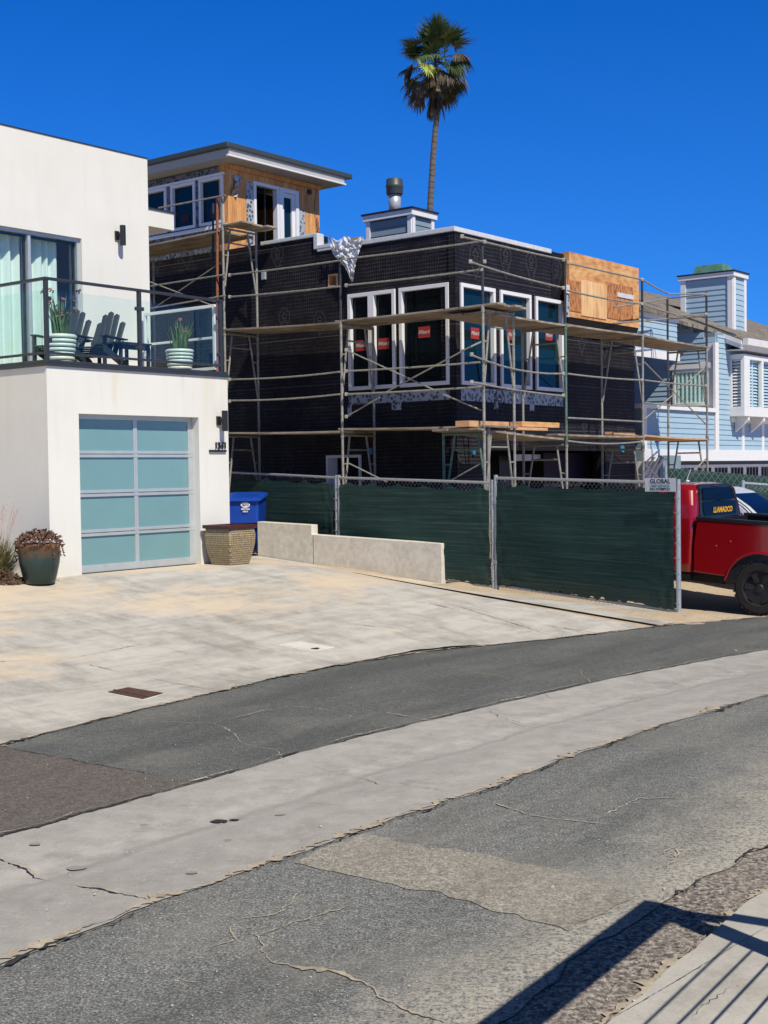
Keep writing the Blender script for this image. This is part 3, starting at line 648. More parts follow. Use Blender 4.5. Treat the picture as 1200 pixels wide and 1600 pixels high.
# projecting parapet slab further back
V0=U0+B*1.2; a0=sz(228,327,V0,A); a1=sz(271.5,334,V0,A); b1=sz(271.5,360,V0,A)
m=M(); m.box(P_(V0,A,UR-.02,b1[1]),A*(a1[0]-UR+.02),B*1.6,Z*(a1[1]-b1[1])); m.build('side_parapet','stucco',white)
m=M(); m.box(P_(V0,A,UR,a1[1])-B*.02,A*(a1[0]-UR+.03),B*1.64,Z*.025); m.build('parapet_cap','railing',white)
# wall lights
def wall_light(u,v,vb,O,lab,par):
    x,z=sz(u,v,O,A); h=.30
    r=root('wall_light',P_(O,A,x,z),lab,'wall light','wall lights on the white house')
    m=M(); m.box(P_(O,A,x-.07,z-.06,B,-.03),A*.07,B*.03,Z*.13); m.box(P_(O,A,x-.04,z-.02,B,-.075),A*.04,B*.045,Z*.04); m.build('wall_plate','black',r,bevel=.003)
    m=M(); m.lathe(P_(O,A,x,z-.15,B,-.11),[(.042,0),(.045,.005),(.045,.295),(.042,.30)],20); m.build('cylinder_shade','black',r,smooth=False)
wall_light(184.5,369,0,U0,'black cylinder wall light high on the upper white wall by the sliding door',None)
wall_light(343,658,0,P0,'black cylinder wall light above the house number beside the garage door',None)
# house number
x,z=sz(343.5,699,P0,A); r=root('house_number',P_(P0,A,x,z),'black metal street number 1341 on a short bar beside the garage door','house number')
m=M(); x0,z0=sz(326,704,P0,A); x1,_=sz(352,704,P0,A); m.box(P_(P0,A,x0,z0-.02,B,-.03),A*(x1-x0),B*.025,Z*.03); m.build('number_bar','black',r)
m=M(); m.text('1341',P_(P0,A,x+.0,z0+.07,B,-.02),A,.135,-B,ext=.010,bold=.0015,sx=.9); m.build('digits','black',r)
# ---------------- balcony railing
F0=P0-B*(-.06); 
xl=HL+.06; xr=HR-.07
ztop=sz(72,437,F0+B*0,A)[1]; print('rail top',ztop,'deck',zc)
rail_=root('balcony_railing',P_(F0,A,1,zc+.08),'dark metal balcony railing with clear glass panels above the garage','railing')
def post(x,b,zt):
    m=M(); m.box(P_(F0,A,x-.025,zc+.08,B,b-.025),A*.05,B*.05,Z*(zt-zc-.08)); m.build('post','railing',rail_,bevel=.003)
xm=sz(218,520,F0,A)[0]
for x in(xl,xm,xr): post(x,0,ztop)
for b in(1.6,3.2): post(xl,b,ztop)
m=M(); m.box(P_(F0,A,xl-.03,ztop,B,-.03),A*(xr-xl+.06),B*.06,Z*.035); m.box(P_(F0,A,xl-.03,ztop,B,.03),A*.06,B*6,Z*.035); m.build('top_rail','railing',rail_,bevel=.004)
zb2=zc+.16
m=M(); m.box(P_(F0,A,xl+.025,zb2,B,-.02),A*(xm-xl-.05),B*.04,Z*.03); m.box(P_(F0,A,xm+.025,zb2,B,-.02),A*(xr-xm-.05),B*.04,Z*.03); m.box(P_(F0,A,xl-.02,zb2,B,.025),A*.04,B*6,Z*.03); m.build('bottom_rail','railing',rail_)
gt=sz(130,459,F0,A)[1]
for a,b in((xl+.045,xm-.045),(xm+.045,xr-.045)):
    m=M(); m.box(P_(F0,A,a,zb2+.035,B,-.005),A*(b-a),B*.01,Z*(gt-zb2-.035)); m.build('glass_panel','clear',rail_)
for a,b in((.05,1.55),(1.65,3.15),(3.25,6)):
    m=M(); m.box(P_(F0,A,xl-.005,zb2+.035,B,a),A*.01,B*(b-a),Z*(gt-zb2-.035)); m.build('glass_panel','clear',rail_)
m=M()
for x in(xl,xm,xr):
    for z in(zb2+.15,gt-.14):
        for sgn in(-1,1):
            if (x==xl and sgn<0) or (x==xr and sgn>0): continue
            m=M(); m.box(P_(F0,A,x+sgn*.045-.022,z,B,-.03),A*.044,B*.05,Z*.05); m.build('glass_clamp','railing',rail_,bevel=.003)
# side gate between railing corner and house wall
gate=root('balcony_gate',P_(F0,A,xr,zc+.1)+B*.8,'white aluminium framed glass gate at the right end of the balcony','gate')
Gx=F0+A*(xr-.02); g0,g1=.10,1.66; gz0=zc+.12; gz1=sz(336,475,Gx,B)[1]
m=M(); frame(m,Gx,B,A,g0,g1,gz0,gz1,.045,0,.04); m.box(P_(Gx,B,g0+.045,gz0+.46,A,.004),B*(g1-g0-.09),A*.032,Z*.035); m.build('gate_frame','vinyl',gate,bevel=.003)
m=M(); m.box(P_(Gx,B,g0+.045,gz0+.045,A,.015),B*(g1-g0-.09),A*.008,Z*.41); m.box(P_(Gx,B,g0+.045,gz0+.5,A,.015),B*(g1-g0-.09),A*.008,Z*(gz1-gz0-.545)); m.build('gate_glass','clear',gate)
m=M(); m.box(P_(Gx,B,g1-.15,gz0+.38,A,-.05),B*.12,A*.02,Z*.025); m.box(P_(Gx,B,g1-.05,gz0+.36,A,-.05),B*.03,A*.05,Z*.06); m.build('handle','vinyl',gate,bevel=.003)
# ---------------- balcony chairs
def adirondack(c,lab,az=195,grp='grey deck chairs on the balcony'):
    """c: seat centre on the deck; faces azimuth az"""
    f=Vector((math.sin(R_(az)),math.cos(R_(az)),0)); l=Vector((-f.y,f.x,0))
    r=root('deck_chair',c,lab,'chair',grp)
    q=lambda x,y,z:c+(f*x+l*y+Z*z)*.86
    m=M()
    n=5
    for i in range(n):
        y0=-.26+i*.105; hgt=1.02-.028*(i-2)**2*1.6
        m.prism([q(-.16,y0,.26),q(-.16,y0+.095,.26),q(-.52,y0+.10,hgt),q(-.53,y0+.048,hgt+.03),q(-.52,y0-.003,hgt)],(q(.02,0,.01)-q(0,0,0)))
    m.build('backrest','chair',r,bevel=.004)
    m=M()
    for i in range(6): m.box(q(-.18+i*.105,-.27,.25+i*.022),f*.082,l*.464,Z*.018)
    m.build('seat','chair',r,bevel=.003)
    for y in(-.33,.28):
        m=M(); m.box(q(-.38,y-.03,.54),f*.67,l*.10,Z*.02); m.build('armrest','chair',r,bevel=.006)
        m=M(); m.box(q(.30,y,.0),f*.077,l*.026,Z*.464); m.build('front_leg','chair',r)
        m=M(); m.prism([q(.42,y+.03,.40),q(.42,y+.03,.28),q(-.52,y+.03,0),q(-.62,y+.03,0),q(-.3,y+.03,.20)],l*.024); m.build('rear_leg','chair',r)
    m=M(); m.box(q(-.36,-.30,.48),f*.026,l*.516,Z*.043); m.build('back_brace','chair',r)
dk=zc+.056
adirondack(P_(P0,A,sz(153,540,P0+B*.95,A)[0],dk,B,.95),'slate grey slatted deck chair right of centre, nearest the wall light')
adirondack(P_(P0,A,sz(98,540,P0+B*1.1,A)[0],dk,B,1.1),'slate grey slatted deck chair behind the tall flower pot at the left')
c=P_(P0,A,1.55,dk,B,.9); r=root('side_table',c,'low slate grey slatted table at the right of the balcony chairs','table')
m=M()
for i in range(5): m.box(c+A*(-.3+i*.12)-B*.28,A*.11,B*.56,Z*.022)
for p in m.v: p+=Z*.40
m.build('tabletop','chair',r)
for a in(-.27,.24):
    for b in(-.25,.22):
        m=M(); m.box(c+A*a+B*b,A*.04,B*.04,Z*.40); m.build('leg','chair',r)
m=M(); m.box(c-A*.27-B*.25+Z*.32,A*.54,B*.02,Z*.07); m.build('apron','chair',r)
# ---------------- balcony pots
def ribbed_pot(c,R,H,lab,blades,hgt,flowers,seed):
    rr=random.Random(seed); r=root('flower_pot',c,lab,'potted plant','ribbed pots on the balcony')
    prof=[(R*.78,0)]; n=7
    for i in range(n):
        z0=H*i/n; z1=H*(i+1)/n; k=.80+.2*((i+.5)/n)
        for t,b in((.06,.93),(.2,1.0),(.5,1.03),(.8,1.0),(.94,.93)): prof.append((R*k*b,lerp(z0,z1,t)))
    prof+=[(R*.93,H),(R*.88,H-.03)]
    m=M(); m.lathe(c,prof,28); m.build('pot','potstripe',r,smooth=True)
    m=M()
    for i in range(1,n): k=.80+.2*(i/n); m.lathe(c+Z*(H*i/n-.007),[(R*k*.958,0),(R*k*.958,.014)],28)
    m.build('dark_groove','potgroove',r)
    m=M(); m.lathe(c+Z*(H-.035),[(R*.87,0),(R*.87,.01)],20); m.build('soil','dryleaf',r)
    m=M(); fl=M()
    for i in range(blades):
        a=rr.uniform(0,6.28); d=rr.uniform(0,R*.5); p=c+Vector((math.cos(a)*d,math.sin(a)*d,H-.03)); h=hgt*rr.uniform(.35,1); ln=rr.uniform(.02,.42)*h; a+=rr.uniform(-.5,.5); w=rr.uniform(.006,.013)
        tip=p+Vector((math.cos(a)*ln,math.sin(a)*ln,h)); mid=p.lerp(tip,.5)+Z*.04*h+Vector((-math.cos(a),-math.sin(a),0))*ln*.15
        sd=Vector((-math.sin(a+.6),math.cos(a+.6),0))*w
        m.add([p-sd,p+sd,mid+sd,mid-sd,tip],[(0,1,2,3),(3,2,4)])
        if rr.random()<flowers:
            for k in range(7):
                o=tip+Vector([rr.uniform(-.03,.03) for _ in range(3)]); e1_=Vector([rr.uniform(-1,1) for _ in range(3)]).normalized()*.022; e2_=e1_.orthogonal().normalized()*.016
                fl.add([o-e1_,o+e2_,o+e1_,o-e2_],[(0,1,2,3)])
    m.build('leaves','blade',r)
    if fl.v: fl.build('flowers','flower',r)
def onDeck(u,v): return atZ(u,v,dk)
px=sz(284,575,P0+B*.32,A)[0]
ribbed_pot(P_(P0,A,px,dk,B,.36),.205,.34,'pale green ribbed pot of upright green stems at the right corner of the balcony',95,.50,.03,4)
px=sz(93,565,P0+B*.36,A)[0]
ribbed_pot(P_(P0,A,px+.02,dk,B,.36),.215,.40,'taller ribbed pot with reddish brown flowers at the left corner post',110,.62,.14,9)
# ---------------- planters on the drive
c=Vector((-4.30,16.22,zf(-4.3,16.22)+.006)); r=root('round_planter',c,'round dark green glazed pot of brown succulents at the left garage corner','potted plant')
m=M(); m.lathe(c,[(.16,0),(.185,.01),(.215,.12),(.245,.26),(.258,.38),(.255,.46),(.262,.47),(.262,.50),(.24,.50),(.235,.46)],40); m.build('pot','glaze',r,smooth=True)
rr=random.Random(5); m=M()
for i in range(520):
    a=rr.uniform(0,6.28); d=math.sqrt(rr.random())*.30; zz=.50+.13*(1-(d/.30)**2)+rr.uniform(-.03,.05)-(.03 if d>.27 else 0)
    p=c+Vector((math.cos(a)*d,math.sin(a)*d,zz)); e=Vector([rr.uniform(-1,1),rr.uniform(-1,1),rr.uniform(-.3,.9)]).normalized()*.035; g=e.orthogonal().normalized()*.016
    m.add([p-e*.4,p+g,p+e,p-g],[(0,1,2,3)])
for i in range(6):
    a=rr.choice([-.3,2.9])+rr.uniform(-.5,.5); 
    for k in range(9):
        p=c+Vector((math.cos(a)*(.28+.004*k),math.sin(a)*(.28+.004*k),.46-.022*k*rr.uniform(.4,1.2))); e=Vector([rr.uniform(-1,1) for _ in range(3)]).normalized()*.025; g=e.orthogonal().normalized()*.012; m.add([p-e,p+g,p+e,p-g],[(0,1,2,3)])
m.build('succulents','succulent',r)
pc=atZ(365,889,.63); c=Vector((pc.x,pc.y,zf(pc.x,pc.y)+.004))+B*.26+A*.2; c.z=zf(c.x,c.y)+.004
r=root('square_planter',c,'square brown mosaic tiled planter with maroon rim at the right garage corner','planter')
def sq(h,z,rd=.06):
    out=[]
    for (sx,sy) in((1,1),(-1,1),(-1,-1),(1,-1)):
        for k in range(4):
            a0={(1,1):0,(-1,1):90,(-1,-1):180,(1,-1):270}[(sx,sy)]; t=R_(a0+k*30); q=Vector((sx*(h-rd)+rd*math.cos(t),sy*(h-rd)+rd*math.sin(t),0)); out.append(c+A*q.x+B*q.y+Z*z)
    return out
m=M(); m.rings([sq(.19,0,.03),sq(.20,.01,.03),sq(.235,.15,.03),sq(.262,.30,.03),sq(.268,.42,.03),sq(.255,.52,.03)]); m.build('pot','mosaic',r)
m=M(); m.rings([sq(.26,.522,.02),sq(.285,.53,.02),sq(.285,.575,.02),sq(.235,.575,.02),sq(.23,.50,.02)],caps=False); m.rings([sq(.232,.50,.02),sq(.232,.505,.02)]); m.build('rim','maroon',r)
# fountain grass bed at far left
c=Vector((-4.95,16.45,.66)); rr=random.Random(11)
r=root('fountain_grass',c,'clump of dry fountain grass with pink plumes left of the round pot','ornamental grass')
m=M(); fl=M()
for i in range(900):
    a=rr.uniform(0,6.28); d=rr.uniform(0,.22); p=c+Vector((math.cos(a)*d,math.sin(a)*d,0)); h=rr.uniform(.3,.75); ln=rr.uniform(.05,.45)
    prev=None; w=.005; sd=Vector((-math.sin(a),math.cos(a),0))*w; pts=[p+Vector((math.cos(a)*ln*t**1.6,math.sin(a)*ln*t**1.6,h*(t-.35*t*t*(ln/.45)))) for t in(0,.35,.7,1)]
    m.add([pts[0]-sd,pts[0]+sd,pts[1]-sd,pts[1]+sd,pts[2]-sd*.7,pts[2]+sd*.7,pts[3]],[(0,1,3,2),(2,3,5,4),(4,5,6)])
m.build('leaves','grassleaf',r)
for i in range(26):
    a=rr.uniform(0,6.28); ln=rr.uniform(.1,.42); h=rr.uniform(.65,1.0); p=c+Vector((math.cos(a)*.06,math.sin(a)*.06,.1)); t=p+Vector((math.cos(a)*ln,math.sin(a)*ln,h)); b=p.lerp(t,.72)
    fl.tube(p,b,.002,4); d=(t-b)
    for k in range(46):
        o=b+d*(k/45); e=(Vector([rr.uniform(-1,1) for _ in range(3)]).normalized()+d.normalized()*.8).normalized()*.022; g=e.orthogonal().normalized()*.003
        fl.add([o-g,o+g,o+e],[(0,1,2)])
fl.build('plume','plume',r)
c=Vector((-4.78,16.2,.66)); m=M()
for i in range(1500):
    a=rr.uniform(0,6.28); d=math.sqrt(rr.random())*.34; p=c+Vector((math.cos(a)*d,math.sin(a)*d*.8,max(0,.24*(1-d/.34))*rr.random()+.01)); e=Vector([rr.uniform(-1,1),rr.uniform(-1,1),rr.uniform(-.2,.8)]).normalized()*.03; g=e.orthogonal().normalized()*.008
    m.add([p-e,p+g,p+e,p-g],[(0,1,2,3)])
tag(m.build('ground_succulent','dryleaf'),'low mat of dry brown leaves at the foot of the fountain grass','plant')
# ================================================================ HOUSE UNDER CONSTRUCTION
S0=atY(756.5,668,21.4); S0=Vector((S0.x,S0.y,0)); Cb=S0+A*1.05+B*1.3
house=root('unfinished_house',Cb,'unfinished two storey house wrapped in black paper with white windows','house')
ZR=6.23; LT=10.5; RTn=6.70
def L(u,v): return sz(u,v,Cb,B)
def Rr(u,v): return sz(u,v,Cb,A)
# left wall openings (s along B)
lw=[]
def pxrect(f,u0,v0,u1,v1):
    a=f(u0,v0); b=f(u1,v0); c=f(u0,v1); d=f(u1,v1); xs=sorted((sum((a[0],c[0]))/2,(b[0]+d[0])/2)); return xs[0],xs[1],(c[1]+d[1])/2,(a[1]+b[1])/2
W1=(*sorted((L(619,530)[0],L(545,535)[0])),3.50,5.30)
W2=(*sorted((L(703,520)[0],L(625,530)[0])),3.50,5.30)
wsm=pxrect(L,511,711,565,745); wsm=(wsm[0],wsm[1],1.2,wsm[3])
vent=pxrect(L,515.5,430,527,447)
sP=L(356,300)[0]; sSt=L(496,363)[0]
gap=.04
g=lambda h:(h[0]+.0,h[1]-.0,h[2],h[3])
m=M(); m.wall(Cb,B,A,.3,sSt,-.2,ZR,.3,[W1,W2,wsm,vent]); m.wall(Cb,B,A,sSt,LT,-.2,6.50,.3); m.build('left_wall','wrapb',house)
# right wall
wr=[pxrect(Rr,719,443,773,600),pxrect(Rr,781,455,829,606),pxrect(Rr,836,465,879,613)]
wr=[(a[0],a[1],3.50,5.30) for a in wr]
gR=pxrect(Rr,765,704,946,745); gR=(gR[0],gR[1],-1,gR[3])
sPly=Rr(881,450)[0]; zPly=4.99
m=M(); m.wall(Cb,A,B,0,sPly,-.2,ZR,.3,wr+[gR]); m.build('right_wall','wrapa',house)
m=M(); m.wall(Cb,A,B,sPly,RTn,-.2,4.62,.3,[(sPly-.5,gR[1],-1,gR[3])] if gR[1]>sPly else []); m.build('right_wall','wrapa',house)
# sheathed balcony box, slightly proud with a dark soffit below
zpt=6.27
pb=M(); pb.box(P_(Cb,A,sPly+.01,zPly,B,-.12),A*(RTn-sPly-.01),B*.42,Z*(zpt-zPly)); pbo=pb.build('plywood_box','plyh',house)
m=M(); m.prism([P_(Cb,A,sPly+.01,zPly-.003,B,-.11),P_(Cb,A,sPly+.01,zPly-.003,B,.3),P_(Cb,A,sPly+.01,4.62,B,.3),P_(Cb,A,sPly+.01,4.68,B,.0)],A*(RTn-sPly-.02)); m.build('soffit','wrapplain',house)
def pboard(u0,v0,u1,v1,mat,d,nm='panel',f=Rr,O=Cb,U=A,N=B):
    a=pxrect(lambda u,v:sz(u,v,O+N*d,U),u0,v0,u1,v1)
    m=M(); m.box(P_(O,U,a[0],a[2],N,d),U*(a[1]-a[0]),N*.012,Z*(a[3]-a[2])); return m.build(nm,mat,pbo)
pboard(884,438,908,486,'osb',-.135,'strand_board'); pboard(908,441,948,496,'plylight',-.137,'plywood_panel'); pboard(948,445,989.5,500,'osb',-.133,'strand_board')
pboard(883,445,890,458,'flash',-.16,'flashing_piece'); pboard(882.5,461,890,495,'tape',-.15,'tape_strip'); pboard(965,459,990,466,'flash',-.15,'flashing_piece')
# parapet flashings
m=M(); m.box(P_(Cb,B,-.03,ZR-.05,A,-.03),B*(2.1+.03),A*.2,Z*.085); m.box(P_(Cb,A,.171,ZR-.05,B,-.03),A*(3.25-.171),B*.2,Z*.085)
m.box(P_(Cb,B,2.55,ZR-.05,A,-.025),B*(sSt-2.55),A*.2,Z*.06); m.box(P_(Cb,B,sSt,6.47,A,-.03),B*(L(408,375)[0]-sSt),A*.2,Z*.07); m.box(P_(Cb,B,sSt-.02,ZR,A,-.035),B*.10,A*.2,Z*.30); m.box(P_(Cb,B,sSt-.35,ZR+.0,A,-.032),B*.34,A*.2,Z*.07)
m.build('roof_flashing','flash',house,bevel=.01)
m=M(); m.box(P_(Cb,B,2.2,ZR,A,.05),B*.3,A*.15,Z*.12); m.build('lumber_end','lumber',house)
# flat roof + back closure
rp=[P_(Cb,A,.25,0)+B*.25,P_(Cb,A,RTn,0)+B*.25,P_(Cb,A,RTn,0)+B*LT,P_(Cb,A,.25,0)+B*LT]
m=M(); m.prism([p+Z*(ZR-.25) for p in rp],Z*.1); m.build('roof','wrapplain',house)
m=M(); m.wall(P_(Cb,A,RTn-.0,0),B,-A,.305,LT,-.2,4.6,.3); m.wall(P_(Cb,A,RTn-.25,0),B,-A,.31,LT,4.6,6.1,.05); m.wall(P_(Cb,B,LT,0),A,-B,.3,RTn-.3,-.2,6.0,.3); m.build('rear_wall','wrapa',house)
m=M(); m.box(P_(Cb,A,1.6,-.1)+B*1.8,A*(RTn-2.0),B*.1,Z*6); m.box(P_(Cb,A,1.5,-.1)+B*1.8,A*.1,B*(LT-2.2),Z*6); m.box(P_(Cb,A,.31,3.05)+B*.31,A*(RTn-.7),B*1.45,Z*.2); m.box(P_(Cb,A,.31,3.05)+B*1.78,A*1.15,B*(LT-2.2),Z*.2); m.build('interior','void',house)
# windows
def win(O,U,N,r,mat,mull=(),transom=None,fw_=.07,lab=None,sash=None):
    x0,x1,z0,z1=r; m=M(); frame(m,O,U,N,x0+.002,x1-.002,z0+.002,z1-.002,fw_,-.035,.12,mull)
    wo=m.build('window','vinyl',house,bevel=.004); xs=[x0+fw_]+[c for k in mull for c in(k-fw_/2,k+fw_/2)]+[x1-fw_]
    for a,b in zip(xs[::2],xs[1::2]):
        m=M(); m.box(P_(O,U,a,z0+fw_,N,.045),U*(b-a),N*.02,Z*(z1-z0-2*fw_)); m.build('pane',mat,wo)
    return wo
def sticker(O,U,N,u,v,wo,w_=.26,h_=.2,wordsize=.095):
    x,z=sz(u,v,O+N*.045,U); m=M(); m.box(P_(O,U,x-w_/2,z-h_/2,N,.035),U*w_,N*.006,Z*h_); so_=m.build('sticker','red',wo)
    sg=1 if U==A else -1
    m=M(); m.text('Milgard',P_(O,U,x,z-.0,N,.031),U*sg,wordsize,-N,ext=.001,sx=.85,bold=.002,shear=.2); m.build('lettering','printpale',wo)
mid=(W1[0]+W1[1])/2
w1=win(Cb,B,A,(mid+.0,W1[1],3.5,5.3),'darkwin'); w2=win(Cb,B,A,(W1[0],mid-.0,3.5,5.3),'darkwin'); w3=win(Cb,B,A,W2,'darkwin')
sticker(Cb,B,A,564.5,540,w1); sticker(Cb,B,A,600,537,w2); sticker(Cb,B,A,663,519,w3)
wos=[win(Cb,A,B,r,'tealwin') for r in wr]
sticker(Cb,A,B,741.5,521,wos[0]); sticker(Cb,A,B,798,523,wos[1]); sticker(Cb,A,B,857,524,wos[2])
m=M(); x=wsm; frame(m,Cb,B,A,x[0],x[1],1.3,x[3],.05,-.03,.25); m.build('small_window_frame','vinyl',house)
m=M(); m.box(P_(Cb,B,x[0],x[2],A,.26),B*(x[1]-x[0]),A*.02,Z*(x[3]-x[2])); m.build('small_window_void','void',house)
m=M(); x=vent; frame(m,Cb,B,A,x[0]-.02,x[1]+.02,x[2]-.02,x[3]+.02,.03,-.03,.25); m.box(P_(Cb,B,x[0],x[2],A,.2),B*(x[1]-x[0]),A*.02,Z*(x[3]-x[2])); m.build('vent_box','lumber',house)
# flashing tape round windows
m=M(); m.box(P_(Cb,B,W2[0]+.02,3.24,A,-.006),B*(W1[1]-W2[0]),A*.006,Z*.2); m.box(P_(Cb,B,W1[1]-.05,3.02,A,-.006),B*.1,A*.006,Z*.22); m.box(P_(Cb,B,W1[0]-.1,3.1,A,-.006),B*.22,A*.006,Z*.14); m.build('flashing_tape','tape',house)
m=M(); m.box(P_(Cb,A,wr[0][0],3.22,B,-.006),A*(wr[2][1]-wr[0][0]),B*.006,Z*.24)
for k in(0,1): m.box(P_(Cb,A,wr[k][1]-.06,3.10,B,-.006),A*.16,B*.006,Z*.12)
m.build('flashing_tape','tape',house)
# ground floor opening details
m=M(); m.box(P_(Cb,A,gR[0],-.1,B,1.1),A*(gR[1]-gR[0]),B*.05,Z*2.9); m.build('opening_back','void',house)
def ob(u0,v0,u1,v1,d,mat,nm):
    a=pxrect(lambda u,v:sz(u,v,Cb+B*d,A),u0,v0,u1,v1); m=M(); m.box(P_(Cb,A,a[0],a[2],B,d),A*(a[1]-a[0]),B*.03,Z*(a[3]-a[2])); return m.build(nm,mat,house)
ob(850,708,944,760,.5,'purple','garage_panel'); ob(804,710,845,720,.6,'whitetxt','white_board'); ob(780,712,800,760,.8,'black','stud_panel')
m=M(); m.box(P_(Cb,A,gR[0],gR[3]-.0,B,-.02),A*(gR[1]-gR[0]),B*.05,Z*.05); m.box(P_(Cb,A,gR[1]-.1,-.1,B,.05),A*.1,B*.1,Z*(gR[3]+.1)); m.build('opening_trim','wrapplain',house)
# junction boxes
def jbox(f,O,U,N,u,v,mat,w_,h_):
    x,z=f(u,v); m=M(); m.box(P_(O,U,x-w_/2,z-h_/2,N,-.05),U*w_,N*.05,Z*h_); m.build('junction_box',mat,house,bevel=.006)
M_['bluebox']=plain('blue_plastic_box',(.03,.22,.42),.5)
jbox(L,Cb,B,A,581,705,'bluebox',.07,.12); jbox(Rr,Cb,A,B,738,706,'bluebox',.06,.10); jbox(L,Cb,B,A,413.5,430,'alu',.10,.18)
x,z=Rr(971.5,701.5); m=M(); m.lathe(P_(Cb,A,x,z,B,-.03),[(.075,0),(.075,.03)],18,ax=B); m.build('junction_box','bluebox',house)
# printed diamonds on the wrap
def diamond(m,O,U,N,x,z,h,thin=.012,sg=1):
    N_2=N*-.012; d=N*.004
    def ln(p,q,w_):
        a=P_(O,U,x+p[0]*h,z+p[1]*h)+N_2; b=P_(O,U,x+q[0]*h,z+q[1]*h)+N_2; t=(b-a).normalized(); n=t.cross(N).normalized()*w_/2; m.add([a-n,a+n,b+n,b-n],[(0,1,2,3)])
    for k,wd in((1,thin),(.84,thin*.7)):
        pts=[(0,-.95*k),(.45*k,-.1*k),(.45*k,.25*k),(.15*k,.62*k),(-.15*k,.62*k),(-.45*k,.25*k),(-.45*k,-.1*k),(0,-.95*k)]
        for p,q in zip(pts,pts[1:]): ln(p,q,wd)
    for p,q in(((-.24,.12),(0,.38)),((0,.38),(.24,.12)),((-.17,.1),(0,.28)),((0,.28),(.17,.1)),((-.22,-.2),(.22,-.2)),((-.13,-.2),(-.13,.08)),((.13,-.2),(.13,.08)),((-.04,-.2),(-.04,.05)),((.05,-.2),(.05,.05)),((-.22,.05),(.22,.05)),((-.3,-.3),(.3,-.3))): ln(p,q,thin)
m=M()
for u,v,h in((742,402,.42),(789,402,.42),(829,412,.42),(869,424,.42),(908,528,.38),(944,535,.38),(780,628,.4),(880,652,.4),(912,655,.32),(935,658,.3),(968,660,.36)):
    x,z=Rr(u,v); m=M(); diamond(m,Cb,A,B,x,z,h); m.build('printed_mark','mark',house)
m=M()
for u,v,h in((246,392,.50),(292,388,.50),(336,380,.50),(434,398,.35),(445,497,.32),(500,502,.32),(450,724,.36),(400,722,.36)):
    x,z=L(u,v); m=M(); diamond(m,Cb,B,A,x,z,h,.011); m.build('printed_mark','mark',house)
m=M(); m.box(P_(Cb,B,-.02,0,A,-.018),B*.14,A*.01,Z*(ZR-.1)); m.box(P_(Cb,A,-.018,0,B,-.02),A*.14,B*.01,Z*(ZR-.1)); m.build('corner_lath','wrapb',house)
m=M(); m.box(P_(Cb,A,sPly-.48,5.34,B,-.012),A*.47,B*.01,Z*(ZR-5.34-.02) ); m.build('overlap_sheet','wrapplain',house)
# drip shelf band under penthouse
# ---------------- penthouse: left face flush with the left wall
Pc=P_(Cb,B,sP,0)
def PR(u,v): return sz(u,v,Pc,A)
ph=PR(499,330)[0]; ztopP=8.05
def LP(u,v): return sz(u,v,Cb,B)
wz0=L(300,356)[1]; wz1=L(300,282)[1]; print('pent win z',wz0,wz1)
zwb=L(300,357)[1]; zwt=L(300,284)[1]
lws=[sorted((L(u0,320)[0],L(u1,320)[0])) for u0,u1 in((312,350),(268,306),(222,261))]
m=M(); m.wall(Cb,B,A,sP+.25,LT,6.5,ztopP+.15,.25,[(a,b,zwb,zwt) for a,b in lws]); m.build('penthouse_left_wall','tapeshaded',house)
dz0,dz1=6.3,7.60
doorx=(PR(396,330)[0],PR(436,330)[0],PR(466,330)[0])
m=M(); m.wall(Pc,A,B,0,ph,6.15,ztopP+.3,.25,[(doorx[0],doorx[2],6.31,PR(430,291)[1])]); m.build('penthouse_right_wall','ply',house)
m=M(); m.wall(P_(Pc,A,ph,0),B,-A,.26,4.5,6.1,ztopP+.1,.2); m.wall(P_(Pc,B,4.5,0),A,-B,.26,ph-.2,6.1,ztopP+.1,.2);  m.build('penthouse_rear_wall','ply',house)
dtp=PR(430,291)[1]; print('door top',dtp)
m=M(); frame(m,Pc,A,B,doorx[0],doorx[1]-.01,6.34,dtp,.07,-.03,.10); d1=m.build('sliding_door','vinyl',house,bevel=.004)
m=M(); frame(m,Pc,A,B,doorx[1]+.0,doorx[2],6.34,dtp,.09,-.03,.10); frame(m,Pc,A,B,doorx[1]+.09,doorx[2]-.09,6.43,dtp-.09,.09,.02,.08); d2=m.build('door','vinyl',house,bevel=.004)
m=M(); m.box(P_(Pc,A,doorx[1]+.18,6.5,B,.06),A*(doorx[2]-doorx[1]-.36),B*.01,Z*(dtp-.18-6.5)); m.build('pane','tealwin',d2)
xm_=lerp(doorx[0],doorx[1],.52)
m=M(); m.box(P_(Pc,A,xm_-.015,6.41,B,.05),A*.03,B*.03,Z*(dtp-6.48)); m.build('door_stile','black',d1)
m=M(); m.box(P_(Pc,A,.3,6.3,B,1.6),A*2.2,B*.05,Z*1.5); m.box(P_(Pc,A,.3,6.28,B,.3),A*2.2,B*1.2,Z*.02); m.box(P_(Pc,A,.3,7.85,B,.3),A*2.2,B*1.2,Z*.02); m.build('penthouse_interior','void',house)
for a0_,a1_ in((385,395),(466,475.5)):
    q0=PR(a0_,330)[0];q1=PR(a1_,330)[0]; m=M(); m.box(P_(Pc,A,q0,6.45,B,-.01),A*(q1-q0),B*.01,Z*((7.95 if a0_<400 else 7.62)-6.45)); m.build('flashing_tape','tape',house)
m=M(); m.box(P_(Pc,A,.01,6.19,B,-.03),A*.75,B*.03,Z*.16); m.build('lumber_board','osb',house)
x,z=PR(483,300); m=M(); m.lathe(P_(Pc,A,x,z,B,-.03),[(.06,0),(.06,.03)],16,ax=B); m.build('junction_box','blackplastic',house)
